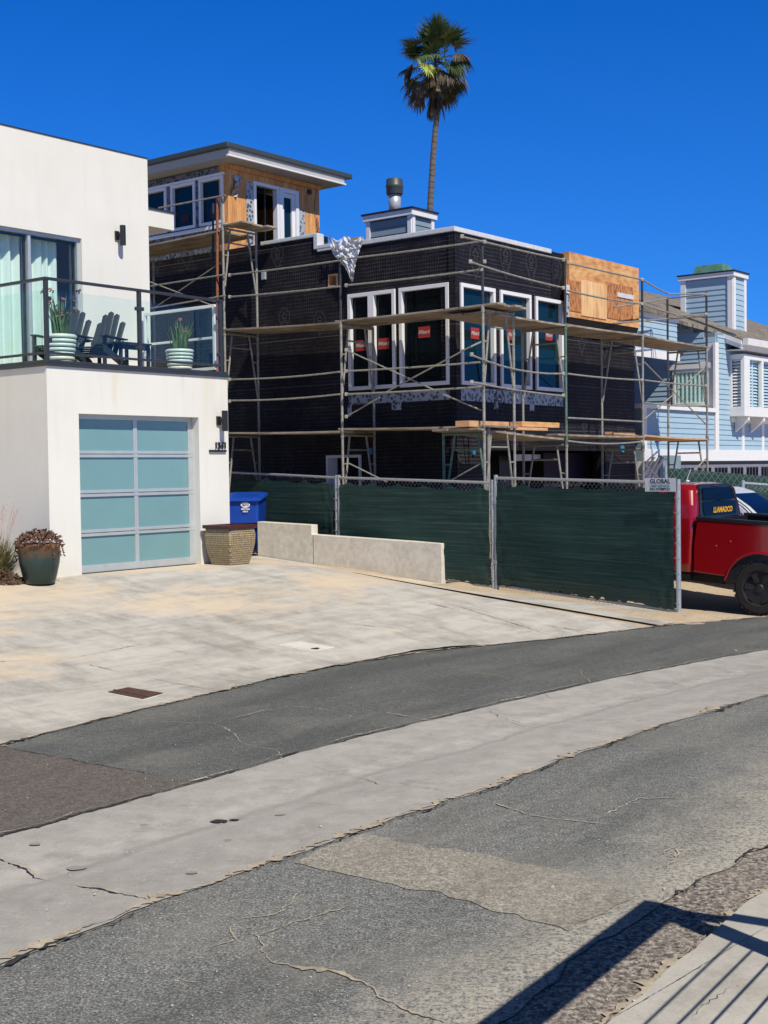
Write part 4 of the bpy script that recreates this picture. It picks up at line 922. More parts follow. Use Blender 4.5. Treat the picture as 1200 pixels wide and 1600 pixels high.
for a,b in lws:
    w_=win(Cb,B,A,(a,b,zwb,zwt),'tealwin',fw_=.06)
    if a<8: x,z=(a+b)/2,7.3; m=M(); m.box(P_(Cb,B,x-.12,z-.09,A,.035),B*.24,A*.006,Z*.18); m.build('sticker','purple',w_)
m=M(); m.box(P_(Cb,B,sP,zwb-.10,A,-.05),B*(LT-sP),A*.05,Z*.07); m.build('window_sill','vinyl',house,bevel=.004)
m=M(); m.box(P_(Cb,B,lws[0][0]-.04,zwt+.002,A,-.05),B*(LT-lws[0][0]),A*.05,Z*.05); m.build('head_trim','vinyl',house)
# hanging torn tape + cords
m=M(); m.grid(lambda s,t:P_(Pc,A,.10+.34*s*(1-t*.55)+.05*math.sin(t*5),8.0-.42*t,B,-.03-.05*math.sin(s*4+t*3)),6,8); m.build('torn_tape','tape',house,smooth=True)
m=M(); x,z=PR(489,300); pts=[P_(Pc,A,x+.06*math.sin(i*.9)+(i*.012),z+.3-.13*i,B,-.03) for i in range(12)]; m.path(pts,.007,5)
for k in range(5): m.path([pts[7]+A*(.03*math.sin(k*2+j))+Z*(-.06*j+.02*k)-B*.01*j for j in range(6)],.007,5)
m.build('loose_cord','flower',house)
# roof
OV=.50; zf0=8.12
cR=Pc-A*OV-B*OV
def rfp(a,b,z): return Pc+A*a+B*b+Z*z
z1_=L(350.5,243)[1]
fz=sz(351,243,cR,B)[1]; ft=sz(350.5,219,cR,A)[1]; er=sz(551,272,cR,A)[0]; er2=sz(541,290,cR+A*0+B*.0,A)[0]; print('fascia',fz,ft,er)
gs=sz(351,228,cR,A)[1]
m=M(); m.prism([cR+A*.10+B*.05+Z*fz,cR+A*er2+B*.05+Z*fz,cR+A*er2+B*6+Z*fz,cR+A*.05+B*6+Z*fz],Z*(gs-fz)); m.build('soffit_fascia','soffit',house)
m=M(); m.prism([cR+Z*gs,cR+A*er+Z*gs,cR+A*er+B*6.2+Z*gs,cR+B*6.2+Z*gs],Z*(ft-gs)); m.build('roof_fascia','roofdark',house,bevel=.02)
m=M(); m.box(cR+A*.02+B*.0+Z*(fz-.0),A*(er2-.02),B*.045,Z*.03); m.build('drip_edge','white',house)
m=M(); 
for k in range(9): m.box(cR+A*(.12)+B*(.3+k*.55)+Z*(fz-.02),A*.02,B*.02,Z*.01)
m=M(); m.box(cR+A*(OV+.02)+B*(OV-.04)+Z*(fz-.10),A*(ph),B*.035,Z*.095); m.build('frieze_board','ply',house)
# ---------------- chimney on the roof
Kc=atY(643,330,26.0); Kc=Vector((Kc.x,Kc.y,0))
kt=sz(643,326.5,Kc,A)[1]; kl=sz(573,345,Kc,B)[0]; kr=sz(677,340,Kc,A)[0]
def chimney(nm,Kc,kl,kr,kt,kb,capz,lab,mats,board=.09,lapz=.15):
    r=root(nm,P_(Kc,A,kr/2,kb)+B*kl/2,lab,'chimney')
    m=M(); m.box(P_(Kc,A,.03,kb)+B*.03,A*(kr-.06),B*(kl-.06),Z*(kt-kb-.02)); m.build('core','void',r)
    for (U,N,ln,mt) in((B,A,kl,mats[0]),(A,B,kr,mats[1])):
        m=M(); z=kb
        while z<kt-.13:
            h=min(lapz,kt-.13-z); m.prism([P_(Kc,U,.02,z,N,-.002),P_(Kc,U,.02,z,N,.02),P_(Kc,U,.02,z+h,N,.02),P_(Kc,U,.02,z+h,N,.014)],U*(ln-.04)); z+=lapz
        m.build('siding',mt,r)
    for U,N,ln in((B,A,kl),(A,B,kr)):
        m=M(); m.box(P_(Kc,U,0,kb,N,-.025 if U==B else -.0249),U*board,N*.03,Z*(kt-kb-.11)); m.build('corner_board','white',r); m=M(); m.box(P_(Kc,U,ln-board,kb,N,-.025),U*board,N*.03,Z*(kt-kb-.11)); m.build('corner_board','white',r)
    m=M(); m.box(P_(Kc,A,-.06,kt-.12)-B*.06,A*(kr+.12),B*(kl+.12),Z*.12); m.build('crown_board','white',r,bevel=.006)
    m=M(); m.box(P_(Kc,A,-.085,kt)-B*.085,A*(kr+.17),B*(kl+.17),Z*.035); m.build('cap_sheet','black',r)
    return r
ch=chimney('chimney',Kc,kl,kr,kt,ZR-.25,0,'grey sided chimney with white trim and a round flue on the unfinished house',('greysid','greysid'))
fc=P_(Kc,A,kr*.35,0)+B*(kl*.55); f0=atY(616,330,fc.y).z; f1=atY(617,280,fc.y).z; pw=(604-0)
fx=ray(616.5,300); fc=Vector((fx.x/fx.y*fc.y,fc.y,0))
m=M(); m.lathe(fc+Z*(kt+.03),[(.125,0),(.125,f1-kt-.03-.30)],20); m.build('flue_pipe','alu',ch,smooth=True)
m=M(); zt=f1-.30; m.lathe(fc+Z*zt,[(.16,-.02),(.17,0),(.17,.12),(.178,.13),(.178,.17),(.17,.18),(.165,.29),(.15,.30)],24); m.build('flue_cap','rustcap' if 'rustcap' in M_ else 'roofdark',ch,smooth=True)
# ---------------- plastic sheet over the parapet
def plast(s,t):
    v=lerp(372,441,t); l_=interp(v,[(370,513),(385,515),(400,521),(420,540),(430,545),(441,549)]); r_=interp(v,[(370,568),(385,565),(400,560),(412,556),(441,551)])
    u=lerp(l_,r_,s); v2=v+(-3.5*math.cos(s*4*math.pi)*(1-t) )
    q=Vector((s*4,t*5,0)); d=-.12-.10*abs(noise.noise(q*1.2))-.035*noise.noise(q*3.3+Vector((3,0,0))); return onpl(u,v2,Cb+A*d,B)
m=M(); m.grid(plast,42,48); ps=m.build('plastic_sheet','plastic',smooth=False); tag(ps,'crumpled clear plastic sheet hanging over the parapet of the unfinished house','plastic sheet')
# ================================================================ SCAFFOLD
SR=.024
def OL(u,v,w_=0.): return onpl(u,v,S0+A*w_,B)
def OR_(u,v,w_=0.): return onpl(u,v,S0+B*w_,A)
GRP='steel pipe scaffold round the unfinished house'
scL=root('scaffold',S0+B*3,'steel pipe scaffold run along the left side of the unfinished house','scaffold')
scR=root('scaffold',S0+A*4.3,'steel pipe scaffold run along the right side of the unfinished house, past the plywood box','scaffold')
scP=root('scaffold',S0+B*8,'upper left scaffold bay below the penthouse windows, beside the rust coloured pole','scaffold')
def part(nm,pts,mat,par,r=SR,n=8):
    m=M(); m.path(pts,r,n); return m.build(nm,mat,par)
def vpost(P,z0,z1,mat,par,nm='post',r=SR):
    return part(nm,[Vector((P.x,P.y,z0)),Vector((P.x,P.y,z1))],mat,par,r)
sL=[(OL(535,675)-S0).dot(B),(OL(353.5,675)-S0).dot(B)]
sR=[(OR_(885,690)-S0).dot(A),(OR_(1005,698)-S0).dot(A),(OR_(1105,681)-S0).dot(A)]
print('scaf',sL,sR)
WF=.91
def zL(u,v): return OL(u,v).z
def zR(u,v): return OR_(u,v).z
def frame_(base,inn,z0,z1,par,mo='steel',mi='steel'):
    """one walk-through frame: two uprights, header, arch legs slanting out to the uprights, rungs"""
    a=base; b=base+inn*WF; h=z1-z0
    m=M(); m.tube(Vector((a.x,a.y,z0)),Vector((a.x,a.y,z1)),SR); f=m.build('frame_upright',mo,par)
    m=M(); m.tube(Vector((b.x,b.y,z0)),Vector((b.x,b.y,z1)),SR); m.build('frame_upright',mi,par)
    m=M(); m.tube(Vector((a.x,a.y,z1-.04)),Vector((b.x,b.y,z1-.04)),SR*.85)
    q=lambda t,z: Vector((a.x,a.y,z)).lerp(Vector((b.x,b.y,z)),t)
    for t0,t1 in((.22,.02),(.74,.98)):
        m.tube(q(t0,z1-.05),q(t1,z1-1.25),SR*.8,7); tt=lerp(t0,t1,.42); m.tube(q(tt,z1-.55),q(0 if t0<.5 else 1,z1-.55),SR*.6,6)
    m.tube(q(.2,z1-.30),q(.76,z1-.30),SR*.7,6)
    m.build('frame_arch',mi,par)
    for zz in(z0+.02,z1-.02):
        m=M(); m.tube(Vector((a.x,a.y,zz-.06)),Vector((a.x,a.y,zz+.06)),SR*1.35); m.build('coupler',mo,par)
g0=0.0
c0=S0
zl1=zL(757,668); zl2=zL(757,478)   # levels at the corner
# left run frames at 0, sL0, sL1
for i,(s,z1,z2,zt,m1) in enumerate(((0,zl1,zl2,zL(757,375),'steel'),(sL[0],zL(535,675),zL(535,503),zL(535,404),'steel'),(sL[1],zL(353.5,677),zL(353.5,516),0,'steel'))):
    b=S0+B*s; gz=zf(b.x,b.y)
    frame_(b,A,gz-.05,z1-.02,scL,m1); frame_(b,A,z1-.02,z2-.02,scL,m1)
    if i<2: vpost(b,z2,zt+.02,'steeldark',scL,'guard_post')
# third lift at the left end
b=S0+B*sL[1]; z3=zL(354,352); frame_(b,A,zL(353.5,516)-.02,z3,scP); vpost(b,z3,zL(353,306)+.02,'steel',scP,'guard_post')
b2=S0+B*(sL[1]+3.0); frame_(b2,A,2.8,4.75,scP); frame_(b2,A,4.75,6.5,scP)
part('rusty_pole',[OL(339.5,590),OL(339.5,310)],'steelrust',scP,.028)
part('rusty_pole',[OL(333,600,.1),OL(333,318,.1)],'steeldark',scP,.022)
# right run frames
for i,(s,vz1,vz2,vt,mm_) in enumerate(((sR[0],690,507,407,'steelgreen'),(sR[1],697,524,437,'steel'),(sR[2],684,543,458,'steel'))):
    u=(883,1005,1105)[i]; b=S0+A*s; gz=zf(b.x,b.y)
    frame_(b,B,gz-.05,zR(u,vz1)-.02,scR,'steel'); frame_(b,B,zR(u,vz1)-.02,zR(u,vz2)-.02,scR,mm_)
    vpost(b,zR(u,vz2),zR(u,vt)+.02,'steeldark',scR,'guard_post')
b=S0+A*.0+B*.0
frame_(S0+A*.12+B*.0,B,zf(b.x,b.y),zl1-.05,scR,'steel','steelgreen')
ip=S0+A*sR[2]+B*WF; vpost(ip,zR(1105,543),onpl(1045,465,S0+B*WF,A).z,'steeldark',scR,'guard_post')
def railp(par,f,pix,mat='steel',r=.017,nm='guard_rail',w_=-.04):
    part(nm,[f(u,v,w_) for u,v in pix],mat,par,r,7)
def sag(a,b,n=8,d=1.5): return [(lerp(a[0],b[0],i/n),lerp(a[1],b[1],i/n)+d*4*(i/n)*(1-i/n)) for i in range(n+1)]
for a,b,d in(((535,405),(752,377),1),((540,446),(753,421),1),((358,429.5),(532,407),1),((358,464),(531,447.5),1),((362,593),(531,581),2.5),((362,626),(531,616),2.5),((541,580),(750,566),1),((541,616),(757,604),1)):
    railp(scL,OL,sag(a,b,6,d))
for a,b in(((541,547),(682,611)),((603,613),(757,530)),((541,651),(593,621)),((692,616),(752,641)),((545,724),(604,753)),((706,750),(752,724))):
    railp(scL,OL,[a,b],r=.013,nm='cross_brace',w_=.04)
for a,b,d in(((722,370),(757,378),0),((757,378),(882,406),1),((734,409),(882,450),2.5),((887,411),(1003,437),0),((887,454),(1003,475),2),((735,554),(882,584),9),((736,597),(882,619),2),((887,584),(1003,594),1.5),((887,653),(1003,659),0),((887,689),(1003,690),4),((1005,437),(1045,459),1.5),((1045,459),(1103,460),0),((1005,476),(1060,492),1),((1055,493),(1103,491),0),((1007,594),(1103,603),1),((1007,629),(1103,634),2.5)):
    railp(scR,OR_,sag(a,b,6,d))
for a,b in(((1007,566),(1104,664)),((1103,573),(1007,655)),((1007,726),(1034,752)),((1103,717),(1066,752)),((757,532),(735,542))):
    railp(scR,OR_,[a,b],r=.014,nm='cross_brace',w_=.04)
# inner rails
part('guard_rail',[onpl(1103,460,S0,A),onpl(1045,466,S0+B*WF,A),onpl(960,480,S0+B*WF,A)],'steel',scR,.017)
part('guard_rail',[onpl(1103,494,S0,A),onpl(1045,498,S0+B*WF,A),onpl(960,505,S0+B*WF,A)],'steel',scR,.017)
for a,b in(((236,447),(352,429)),((248,325),(352,305)),((236,482),(352,462))): railp(scP,OL,[a,b])
for a,b in(((233,440),(344,482)),((240,482),(348,408))): railp(scP,OL,[a,b],r=.013,nm='cross_brace',w_=.05)
# couplers at rail ends
for par,f,pix in((scL,OL,[(541,446),(541,405),(541,580),(541,616),(752,421),(359,430),(359,464),(359,593),(359,627),(541,547),(541,651)]),(scR,OR_,[(757,378),(757,409),(880,406),(880,450),(888,411),(1003,437),(1003,475),(1103,460),(1103,491),(722,369.5),(735,409),(737,554),(737,597),(880,584),(880,618),(1003,594),(1003,690),(1103,603)])):
    for u,v in pix:
        q=f(u,v,-.04); m=M(); m.box(q-Vector((.03,.03,.03)),Vector((.06,0,0)),Vector((0,.06,0)),Z*.06); m.build('clamp','steel',par,bevel=.008)
# planks lying on the frames (things of their own)
def plank(f_s0,f_s1,U,N,n0,n1,z,th,mat,label,gap_=.012,dz=0,grp='scaffold planks'):
    base=S0+U*f_s0+N*n0
    m=M(); r2=random.Random(int(f_s0*100+n0*1000+z*10)); j=r2.uniform(-.03,.03)
    L_=f_s1-f_s0; k=10; W=n1-n0-gap_
    def pt(i,y,zz): return base+U*(L_*i/k+j)+N*y+Z*(z+zz+dz*i/k-.012*math.sin(math.pi*i/k))
    rs=[[pt(i,0,0),pt(i,W,0),pt(i,W,th),pt(i,0,th)] for i in range(k+1)]
    m.rings(rs); o=m.build('scaffold_plank',mat,bevel=.004); tag(o,label,'plank',grp); return o
pl=[]
def deck(s0,s1,U,N,z,desc,nb=4,mat='plank',dz=0,n0=-.02,n1=.93,th=.036):
    names=['outer','second','third','inner','fifth'] if nb==4 else ['outer','middle','inner']
    for i in range(nb):
        a=lerp(n0,n1,i/nb); b=lerp(n0,n1,(i+1)/nb)
        w=names[i] if nb!=4 else ('outermost','second','third','innermost')[i]
        plank(s0+(.06 if i%2 else 0),s1-(.05 if i%2 else 0),U,N,a,b,z,th,mat,'%s plank of the %s'%(w,desc),dz=dz)
deck(-.32,sL[0]+.12,B,A,zl2,'upper scaffold deck in front of the two left windows',4,dz=zL(535,503)-zl2)
deck(sL[0]+.02,sL[1]+.1,B,A,zL(535,503)-.03,'upper scaffold deck left of the tall windows',3,dz=zL(353.5,516)-zL(535,503)+.03)
deck(-.1,sL[0]+.1,B,A,zl1-.0,'lower scaffold deck under the two left windows',3,dz=zL(535,672)-zl1)
deck(sL[0]-.02,sL[1]+.1,B,A,zL(535,676),'lower scaffold deck beside the white house',3,dz=zL(353.5,678)-zL(535,676))
zr1=zR(757,490); 
deck(.05,sR[0]+.12,A,B,zR(757,489),'upper scaffold deck in front of the three right windows',4,dz=zR(883,510)-zR(757,489))
deck(sR[0]+.02,sR[1]+.12,A,B,zR(885,509),'upper scaffold deck below the plywood box',3,dz=zR(1005,525)-zR(885,509))
deck(sR[1]+.05,sR[2]+.12,A,B,zR(1005,526),'upper scaffold deck beside the blue house',3,dz=zR(1105,544)-zR(1005,526))
deck(sR[0]-.3,sR[1]+.1,A,B,zR(885,681),'lower scaffold deck over the garage opening',3,dz=zR(1005,684)-zR(885,681))
deck(sR[1]+.05,sR[2]+.05,A,B,zR(1005,682),'lower scaffold deck beside the blue house',3,mat='lumber',dz=zR(1105,688)-zR(1005,682))
deck(-.2,sR[0]-.1,A,B,zR(757,672),'lower scaffold deck round the building corner',3,dz=zR(883,688)-zR(757,672))
deck(sL[1]+.05,sL[1]+3.6,B,A,zL(345,362),'high scaffold deck under the penthouse windows',3,dz=zL(232,386)-zL(345,362))
deck(sL[1]-.55,sL[1]+.02,B,A,z3,'short high scaffold platform at the penthouse corner',3)
def board(a,b,z,w_,h_,mat,label,f='R'):
    U,N=(A,B) if f=='R' else (B,A); o=M(); o.box(S0+U*a+N*.12+Z*z,U*(b-a),N*w_,Z*h_); o=o.build('lumber_board',mat,bevel=.004); tag(o,label,'lumber','fresh boards stacked on the lower scaffold deck')
zz=zR(757,672)+.055
board(-.25,1.0,zz,.28,.10,'lumber','orange fresh board lying across the lower deck at the scaffold corner')
board(.6,2.2,zz-.03,.30,.05,'lumber','long thin fresh board lying right of the scaffold corner')
board(1.35,2.6,zz-.02+.05,.26,.09,'plyh','dark orange board on top of the lumber next to the green scaffold post')
board(sR[0]+2.0,sR[1]-.1,zR(1005,682)+.03,.2,.05,'lumber','short fresh board near the right end of the house on the lower deck')
# ================================================================ TEMPORARY FENCE
fR=Vector((3.94,17.46,0)); fM=Vector((1.765,20.5,0)); fL=Vector((-.79,23.1,0)); fE=Vector((-3.15,25.9,0))
def fence_panel(p,q,zp0,zp1,zq0,zq1,label,post_r=.03,seed=0,low=0.,far=False):
    r=root('temporary_fence',(p+q)/2+Z*min(zp0,zq0),label,'fence','temporary chain link fence panels with green mesh')
    U=(q-p); Ln=U.length; U=U.normalized(); N=Vector((U.y,-U.x,0)); 
    if N.dot(-fw)<0: N=-N
    ev=lambda s,t:(p.lerp(q,s)+Z*lerp(lerp(zp0,zq0,s),lerp(zp1,zq1,s),t))
    m=M(); m.tube(ev(0,0),ev(0,1)+Z*.03,post_r,10); m.build('post','galv',r); m=M(); m.tube(ev(1,0),ev(1,1)+Z*.03,post_r,10); m.build('post','galv',r)
    m=M(); m.tube(ev(0,.99),ev(1,.99),.023,10); m.build('top_rail','steeldark' if far else 'galv',r)
    m=M(); m.tube(ev(0,.045),ev(1,.045),.023,10); m.build('bottom_rail','galv',r)
    # wire mesh of crossing diagonals
    m=M(); H=lerp(zp1-zp0,zq1-zq0,.5); st=.16 if far else .085; k=int((Ln+H)/st)
    def seg(s0,t0,s1,t1,o):
        o+=.09 if far else 0
        a=ev(s0/Ln,t0/H)+N*o; b=ev(s1/Ln,t1/H)+N*o; d=(b-a).normalized(); n=d.cross(N).normalized()*(.006 if far else .0022); m.add([a-n,a+n,b+n,b-n],[(0,1,2,3)]); m.add([a-N*.0022,a+N*.0022,b+N*.0022,b-N*.0022],[(0,1,2,3)])
    for i in range(k):
        x=i*st; a0_=max(0,x-H); t0=min(H,x); b0_=min(Ln,x); t1=x-b0_
        if t0>t1: seg(a0_,x-a0_ if x-a0_<=H else H,b0_,max(0,t1),.002)
        seg(Ln-a0_,x-a0_ if x-a0_<=H else H,Ln-b0_,max(0,t1),-.002)
    m.build('chain_link','greenwire' if far else 'galv',r)
    # draped screen
    def sc(s,t):
        x=s*Ln; scal=.045*abs(math.sin(x*math.pi/.62+seed))**.7+.02*noise.noise(Vector((x*3,seed,0))); zt=(.99 if far else .955)-scal*(.1 if far else .9); zb_=.06+low*s+.02*noise.noise(Vector((x*2,seed,4)))+(.03*noise.noise(Vector((x*9,seed,8))))
        tt=lerp(zb_,zt,t); b=ev(lerp(.012,.988,s)+.006*noise.noise(Vector((seed,t*6,1)))*(1 if abs(s-.5)>.45 else 0),tt)
        d=.03+.012*noise.noise(Vector((x*1.0,t*2.2,seed)))+.0025*noise.noise(Vector((x*1.5,t*34,seed)))+.015*(1-abs(2*t-1))+.012*max(0,1-6*min(s,1-s))*noise.noise(Vector((x*9,t*7,seed)))
        return b+N*d
    m=M(); m.grid(sc,90,60); m.build('privacy_screen','screen',r,smooth=True)
    for i in range(9):
        s=(i+.5)/9; a=ev(s,.975); m=M(); m.tube(a-N*.03-Z*.02,a+N*.03+Z*.02,.006,5); m.build('tie_wire','galv',r)
    for i in range(8):
        t=.1+i/9
        for s in(0,1): a=ev(s,t); m=M(); m.tube(a+U*(-.035)+N*.02,a+U*.035+N*.03+Z*.01,.006,5); m.build('tie_wire','galv',r)
    return r,U,N,ev
fr1=fence_panel(fR,fM,-.03,1.80,.09,1.875,'near green screened fence panel at the right, with the white company sign',.034,0,.0)
fr2=fence_panel(fM-Vector((.05,-.04,0)),fL,.07,1.80,.20,1.90,'middle green screened fence panel behind the concrete wall end',.03,2)
fr3=fence_panel(fL+Vector((-.05,.05,0)),fE,.2,1.90,.30,2.03,'far green screened fence panel behind the blue bin',.03,5)
r,U,N,ev=fr1
m=M(); 
for t in(.25,.78): q=ev(1,t); m.box(q-U*.04-N*.04-Z*.03,U*.12,N*.08,Z*.06)
m.build('panel_clamp','galv',r,bevel=.006)
# sign on the near panel
Us=-U; fpl=fR+N*.075; x0=onpl(1008,747,fpl,Us); x1=onpl(1055.5,751,fpl,Us); yb=onpl(1008,768,fpl,Us)
sw=(x1-x0).dot(Us); shh=x0.z-yb.z; sc_=x0+Us*sw/2-Z*shh/2; 
upv=(Z); r=root('fence_sign',sc_-Z*shh/2,'white company sign with navy and green lettering hung on the near fence panel','sign')
m=M(); m.box(x0-Z*shh,Us*sw,N*.004,Z*shh); m.build('sign_board','whitetxt',r)
m=M(); m.text('GLOBAL',sc_+Z*shh*.24+N*.006,Us,shh*.46,N,ext=.001,bold=.0015,sx=1.15); m.build('heading','navy',r)
m=M(); m.text('TEMP SERVICES',sc_-Z*shh*.10+N*.006,Us,shh*.25,N,ext=.001,bold=.001,sx=1.12); m.build('subheading','greentxt',r)
m=M(); m.text('833-4TEMPCO',sc_-Z*shh*.33+N*.006,Us,shh*.26,N,ext=.001,bold=.001,sx=1.2); m.build('phone_number','navy',r)
# ================================================================ BLUE BIN
c=Vector((-2.60,24.2,0)); c.z=zf(c.x,c.y); fb=Vector((-.10,-.995,0)).normalized(); sb=Vector((.995,-.10,0)).normalized()
r=root('wheeled_bin',c,'blue wheeled recycling bin between the garage corner and the concrete wall','bin')
q=lambda x,y,z:c+sb*x-fb*y+Z*z   # y away from the viewer
def rr_(hx,y0,y1,z,dz=0,rd=.04):
    o=[]
    for cx,cy,a0 in((hx-rd,y1-rd,0),(-hx+rd,y1-rd,90),(-hx+rd,y0+rd,180),(hx-rd,y0+rd,270)):
        for k in range(4): t=R_(a0+k*30); o.append(q(cx+rd*math.cos(t),cy+rd*math.sin(t),z+dz*(cy+rd*math.sin(t))))
    return o
m=M(); m.rings([rr_(.22,-.22,.26,.03),rr_(.26,-.28,.32,.56)]); m.rings([rr_(.335,-.36,.36,.60),rr_(.36,-.38,.38,1.0),rr_(.365,-.385,.385,1.03)]); m.build('body','bluebin',r,smooth=False)
m=M(); m.rings([rr_(.385,-.42,.41,1.035,.10,.06),rr_(.40,-.44,.42,1.05,.10,.07),rr_(.39,-.42,.41,1.085,.14,.08),rr_(.30,-.34,.33,1.11,.14,.1)]); m.build('lid','bluebin',r)
for x in(-.22,.20):
    m=M(); m.lathe(q(x-.03,.22,.13),[(.12,0),(.13,.01),(.13,.05),(.12,.06)],20,ax=sb); m.build('wheel','rubber',r)
m=M(); m.tube(q(-.2,.42,1.0),q(.2,.42,1.0),.018,8); m.build('handle','bluebin',r)
m=M(); u_,v_=383.5,789; pp_=onpl(u_,v_,q(0,-.385,0),sb)
n=28; e=[pp_+sb*.085*math.cos(2*math.pi*i/n)+Z*.05*math.sin(2*math.pi*i/n)+fb*.012 for i in range(n)]
m.prism(e,fb*.003); m.build('oval_logo','whitetxt',r)
m=M(); m.text('Jiames',pp_+fb*.0165,sb,.06,fb,ext=.0008,shear=.2,sx=.8,bold=.002); m.build('logo_lettering','bluebin',r)
m=M(); m.text('RECYCLE',pp_-Z*.075+fb*.013,sb,.038,fb,ext=.001,bold=.002); m.text('ONLY',pp_-Z*.12+fb*.013,sb,.036,fb,ext=.001,bold=.002); m.build('lettering','whitetxt',r)
# ================================================================ RED PICKUP (nose towards B)
Wt=atY(1184,961,18.2); tl_=R_(3.2)
Bt=(B*math.cos(tl_)+Z*math.sin(tl_)).normalized(); Zt=(Z*math.cos(tl_)-B*math.sin(tl_)).normalized(); At=A
Tq=lambda x,y,z:Wt+Bt*x+At*y+Zt*z
tr=root('pickup_truck',Tq(.8,.9,0),'red pickup truck with black bed rails and off road tyres behind the fence end','pickup truck')
WR=.385; WZ=.375; TW=1.80
def arch(x0,r,z,n=14): return [(x0+r*math.cos(t),z+r*math.sin(t)) for t in [math.pi*i/n for i in range(n+1)]]
def side(y,th,pts,mat,nm,bev=.0):
    m=M(); m.prism([Tq(x,y,z) for x,z in pts],At*th); return m.build(nm,mat,tr,bevel=bev)
# bed sides: outline with wheel arch
bz0,bz1=.49,1.28
def bedpts():
    p=[(1.0,bz0+.02),(1.02,bz0+.4),(.985,bz1)]; p+=[(-1.25,bz1),(-1.28,.62),(-1.2,.55)]
    a=[(x,z) for x,z in arch(0,.50,.36) if z>=bz0]; a=[(-.49,bz0+.02)]+list(reversed(a))+[(.485,bz0)]
    return p+a
nb=24
m=M()
def sidesheet(m,y0,sg,outer):
    # fender surface: gentle crown in y, with arch cut, as strips along x
    n=len(outer)
    m.prism([Tq(x,y0,z) for x,z in outer],At*sg*.06)
sidesheet(m,0,1,bedpts()); body=m.build('bed_side','redpaint',tr,bevel=.02)
m=M(); sidesheet(m,TW,-1,bedpts()); m.build('bed_side','redpaint',tr,bevel=.02)
# fender flare lip
m=M(); ar=[(math.cos(t),math.sin(t)) for t in [math.pi*(.05+.90*i/30) for i in range(31)]]; m.rings([[Tq(cx_*(.495+a_),b_,.36+cz_*(.495+a_)) for a_,b_ in((0,.02),(0,-.022),(.012,-.026),(.035,-.012),(.045,.01))] for cx_,cz_ in ar]); m.build('fender_lip','redpaint',tr,smooth=True)
m=M(); m.prism([Tq(x,.02,z) for x,z in [(.56,.4)]+[(x*1.02,z) for x,z in arch(0,.56,.38,16)]+[(-.56,.4)]],At*.55); m.build('wheel_well','blackplastic',tr)
m=M(); m.box(Tq(-1.25,.06,.80),Bt*2.2,At*(TW-.12),Zt*.05); m.box(Tq(.93,.06,.8),Bt*.05,At*(TW-.12),Zt*.48); m.box(Tq(-1.25,.06,.8),Bt*2.2,At*.02,Zt*.45); m.box(Tq(-1.25,TW-.08,.8),Bt*2.2,At*.02,Zt*.45); m.build('bed_liner','blackplastic',tr)
for y in(-.012,TW-.10):
    m=M(); m.box(Tq(-1.27,y,bz1-.015),Bt*2.27,At*.115,Zt*.05); m.build('bed_rail','blackplastic',tr,bevel=.012)
m=M(); m.box(Tq(-1.32,.02,.62),Bt*.06,At*(TW-.04),Zt*.68); m.build('tailgate','redpaint',tr,bevel=.015)
m=M(); m.box(Tq(-1.46,.05,.42),Bt*.14,At*(TW-.1),Zt*.18); m.build('rear_bumper','blackplastic',tr,bevel=.03)
def rrect(x0,x1,y0,y1,z,rd,n=5):
    o=[]
    for cx,cy,a0 in((x1-rd,y1-rd,0),(x0+rd,y1-rd,90),(x0+rd,y0+rd,180),(x1-rd,y0+rd,270)):
        for k in range(n+1): t=R_(a0+90*k/n); o.append((cx+rd*math.cos(t),cy+rd*math.sin(t),z))
    return o
def loft(Q,specs,par,nm,mat,n=5):
    m=M(); m.rings([[Q(*p) for p in rrect(*s,n=n)] for s in specs]); return m.build(nm,mat,par,smooth='auto'=='x')
loft(Tq,[(1.05,3.0,.03,TW-.03,.50,.06),(1.03,3.0,.0,TW,.62,.08),(1.03,3.0,.0,TW,1.10,.08),(1.04,2.98,.015,TW-.015,1.27,.09),(1.07,2.35,.06,TW-.06,1.47,.10),(1.12,1.95,.14,TW-.14,1.68,.14),(1.20,1.62,.24,TW-.24,1.755,.18),(1.3,1.5,.42,TW-.42,1.770,.10)],tr,'cab','redpaint',7)
loft(Tq,[(3.0,4.3,.03,TW-.03,.5,.08),(3.0,4.35,.0,TW,.65,.12),(3.0,4.33,.0,TW,1.0,.14),(3.0,4.2,.06,TW-.06,1.16,.12),(3.0,4.1,.2,TW-.2,1.21,.12)],tr,'hood','redpaint',6)
# rear window: black surround, two panes, brake light, sticker
def backq(y,z,d=0):  # point on the cab back
    x=interp(z,[(1.27,1.04),(1.47,1.07),(1.70,1.12),(1.765,1.19)]); return Tq(x-.004-d,y,z)
def backpanel(pts,d,th,nm,mat):
    m=M(); m.rings([[backq(y,z,d-th) for y,z in pts],[backq(y,z,d) for y,z in pts]]); return m.build(nm,mat,tr)
def rpoly(y0,y1,z0,z1,rt_,rb,sh=0.0,n=5):
    o=[]
    for cy,cz,a0,rd in((y1-rt_-sh,z1-rt_,0,rt_),(y0+rt_+sh,z1-rt_,90,rt_),(y0+rb,z0+rb,180,rb),(y1-rb,z0+rb,270,rb)):
        for k in range(n+1): t=R_(a0+90*k/n); o.append((cy+rd*math.cos(t),cz+rd*math.sin(t)))
    return o
backpanel(rpoly(.20,1.62,1.285,1.765,.16,.04,.07),.025,.03,'rear_window_frame','blackplastic')
backpanel(rpoly(.34,1.46,1.535,1.715,.07,.02,.03),.032,.008,'rear_window','autoglass')
backpanel(rpoly(.33,1.47,1.315,1.515,.03,.03,.0),.030,.008,'rear_window','autoglass')
backpanel(rpoly(.80,1.02,1.735,1.75,.006,.006),.034,.01,'brake_light','maroon')
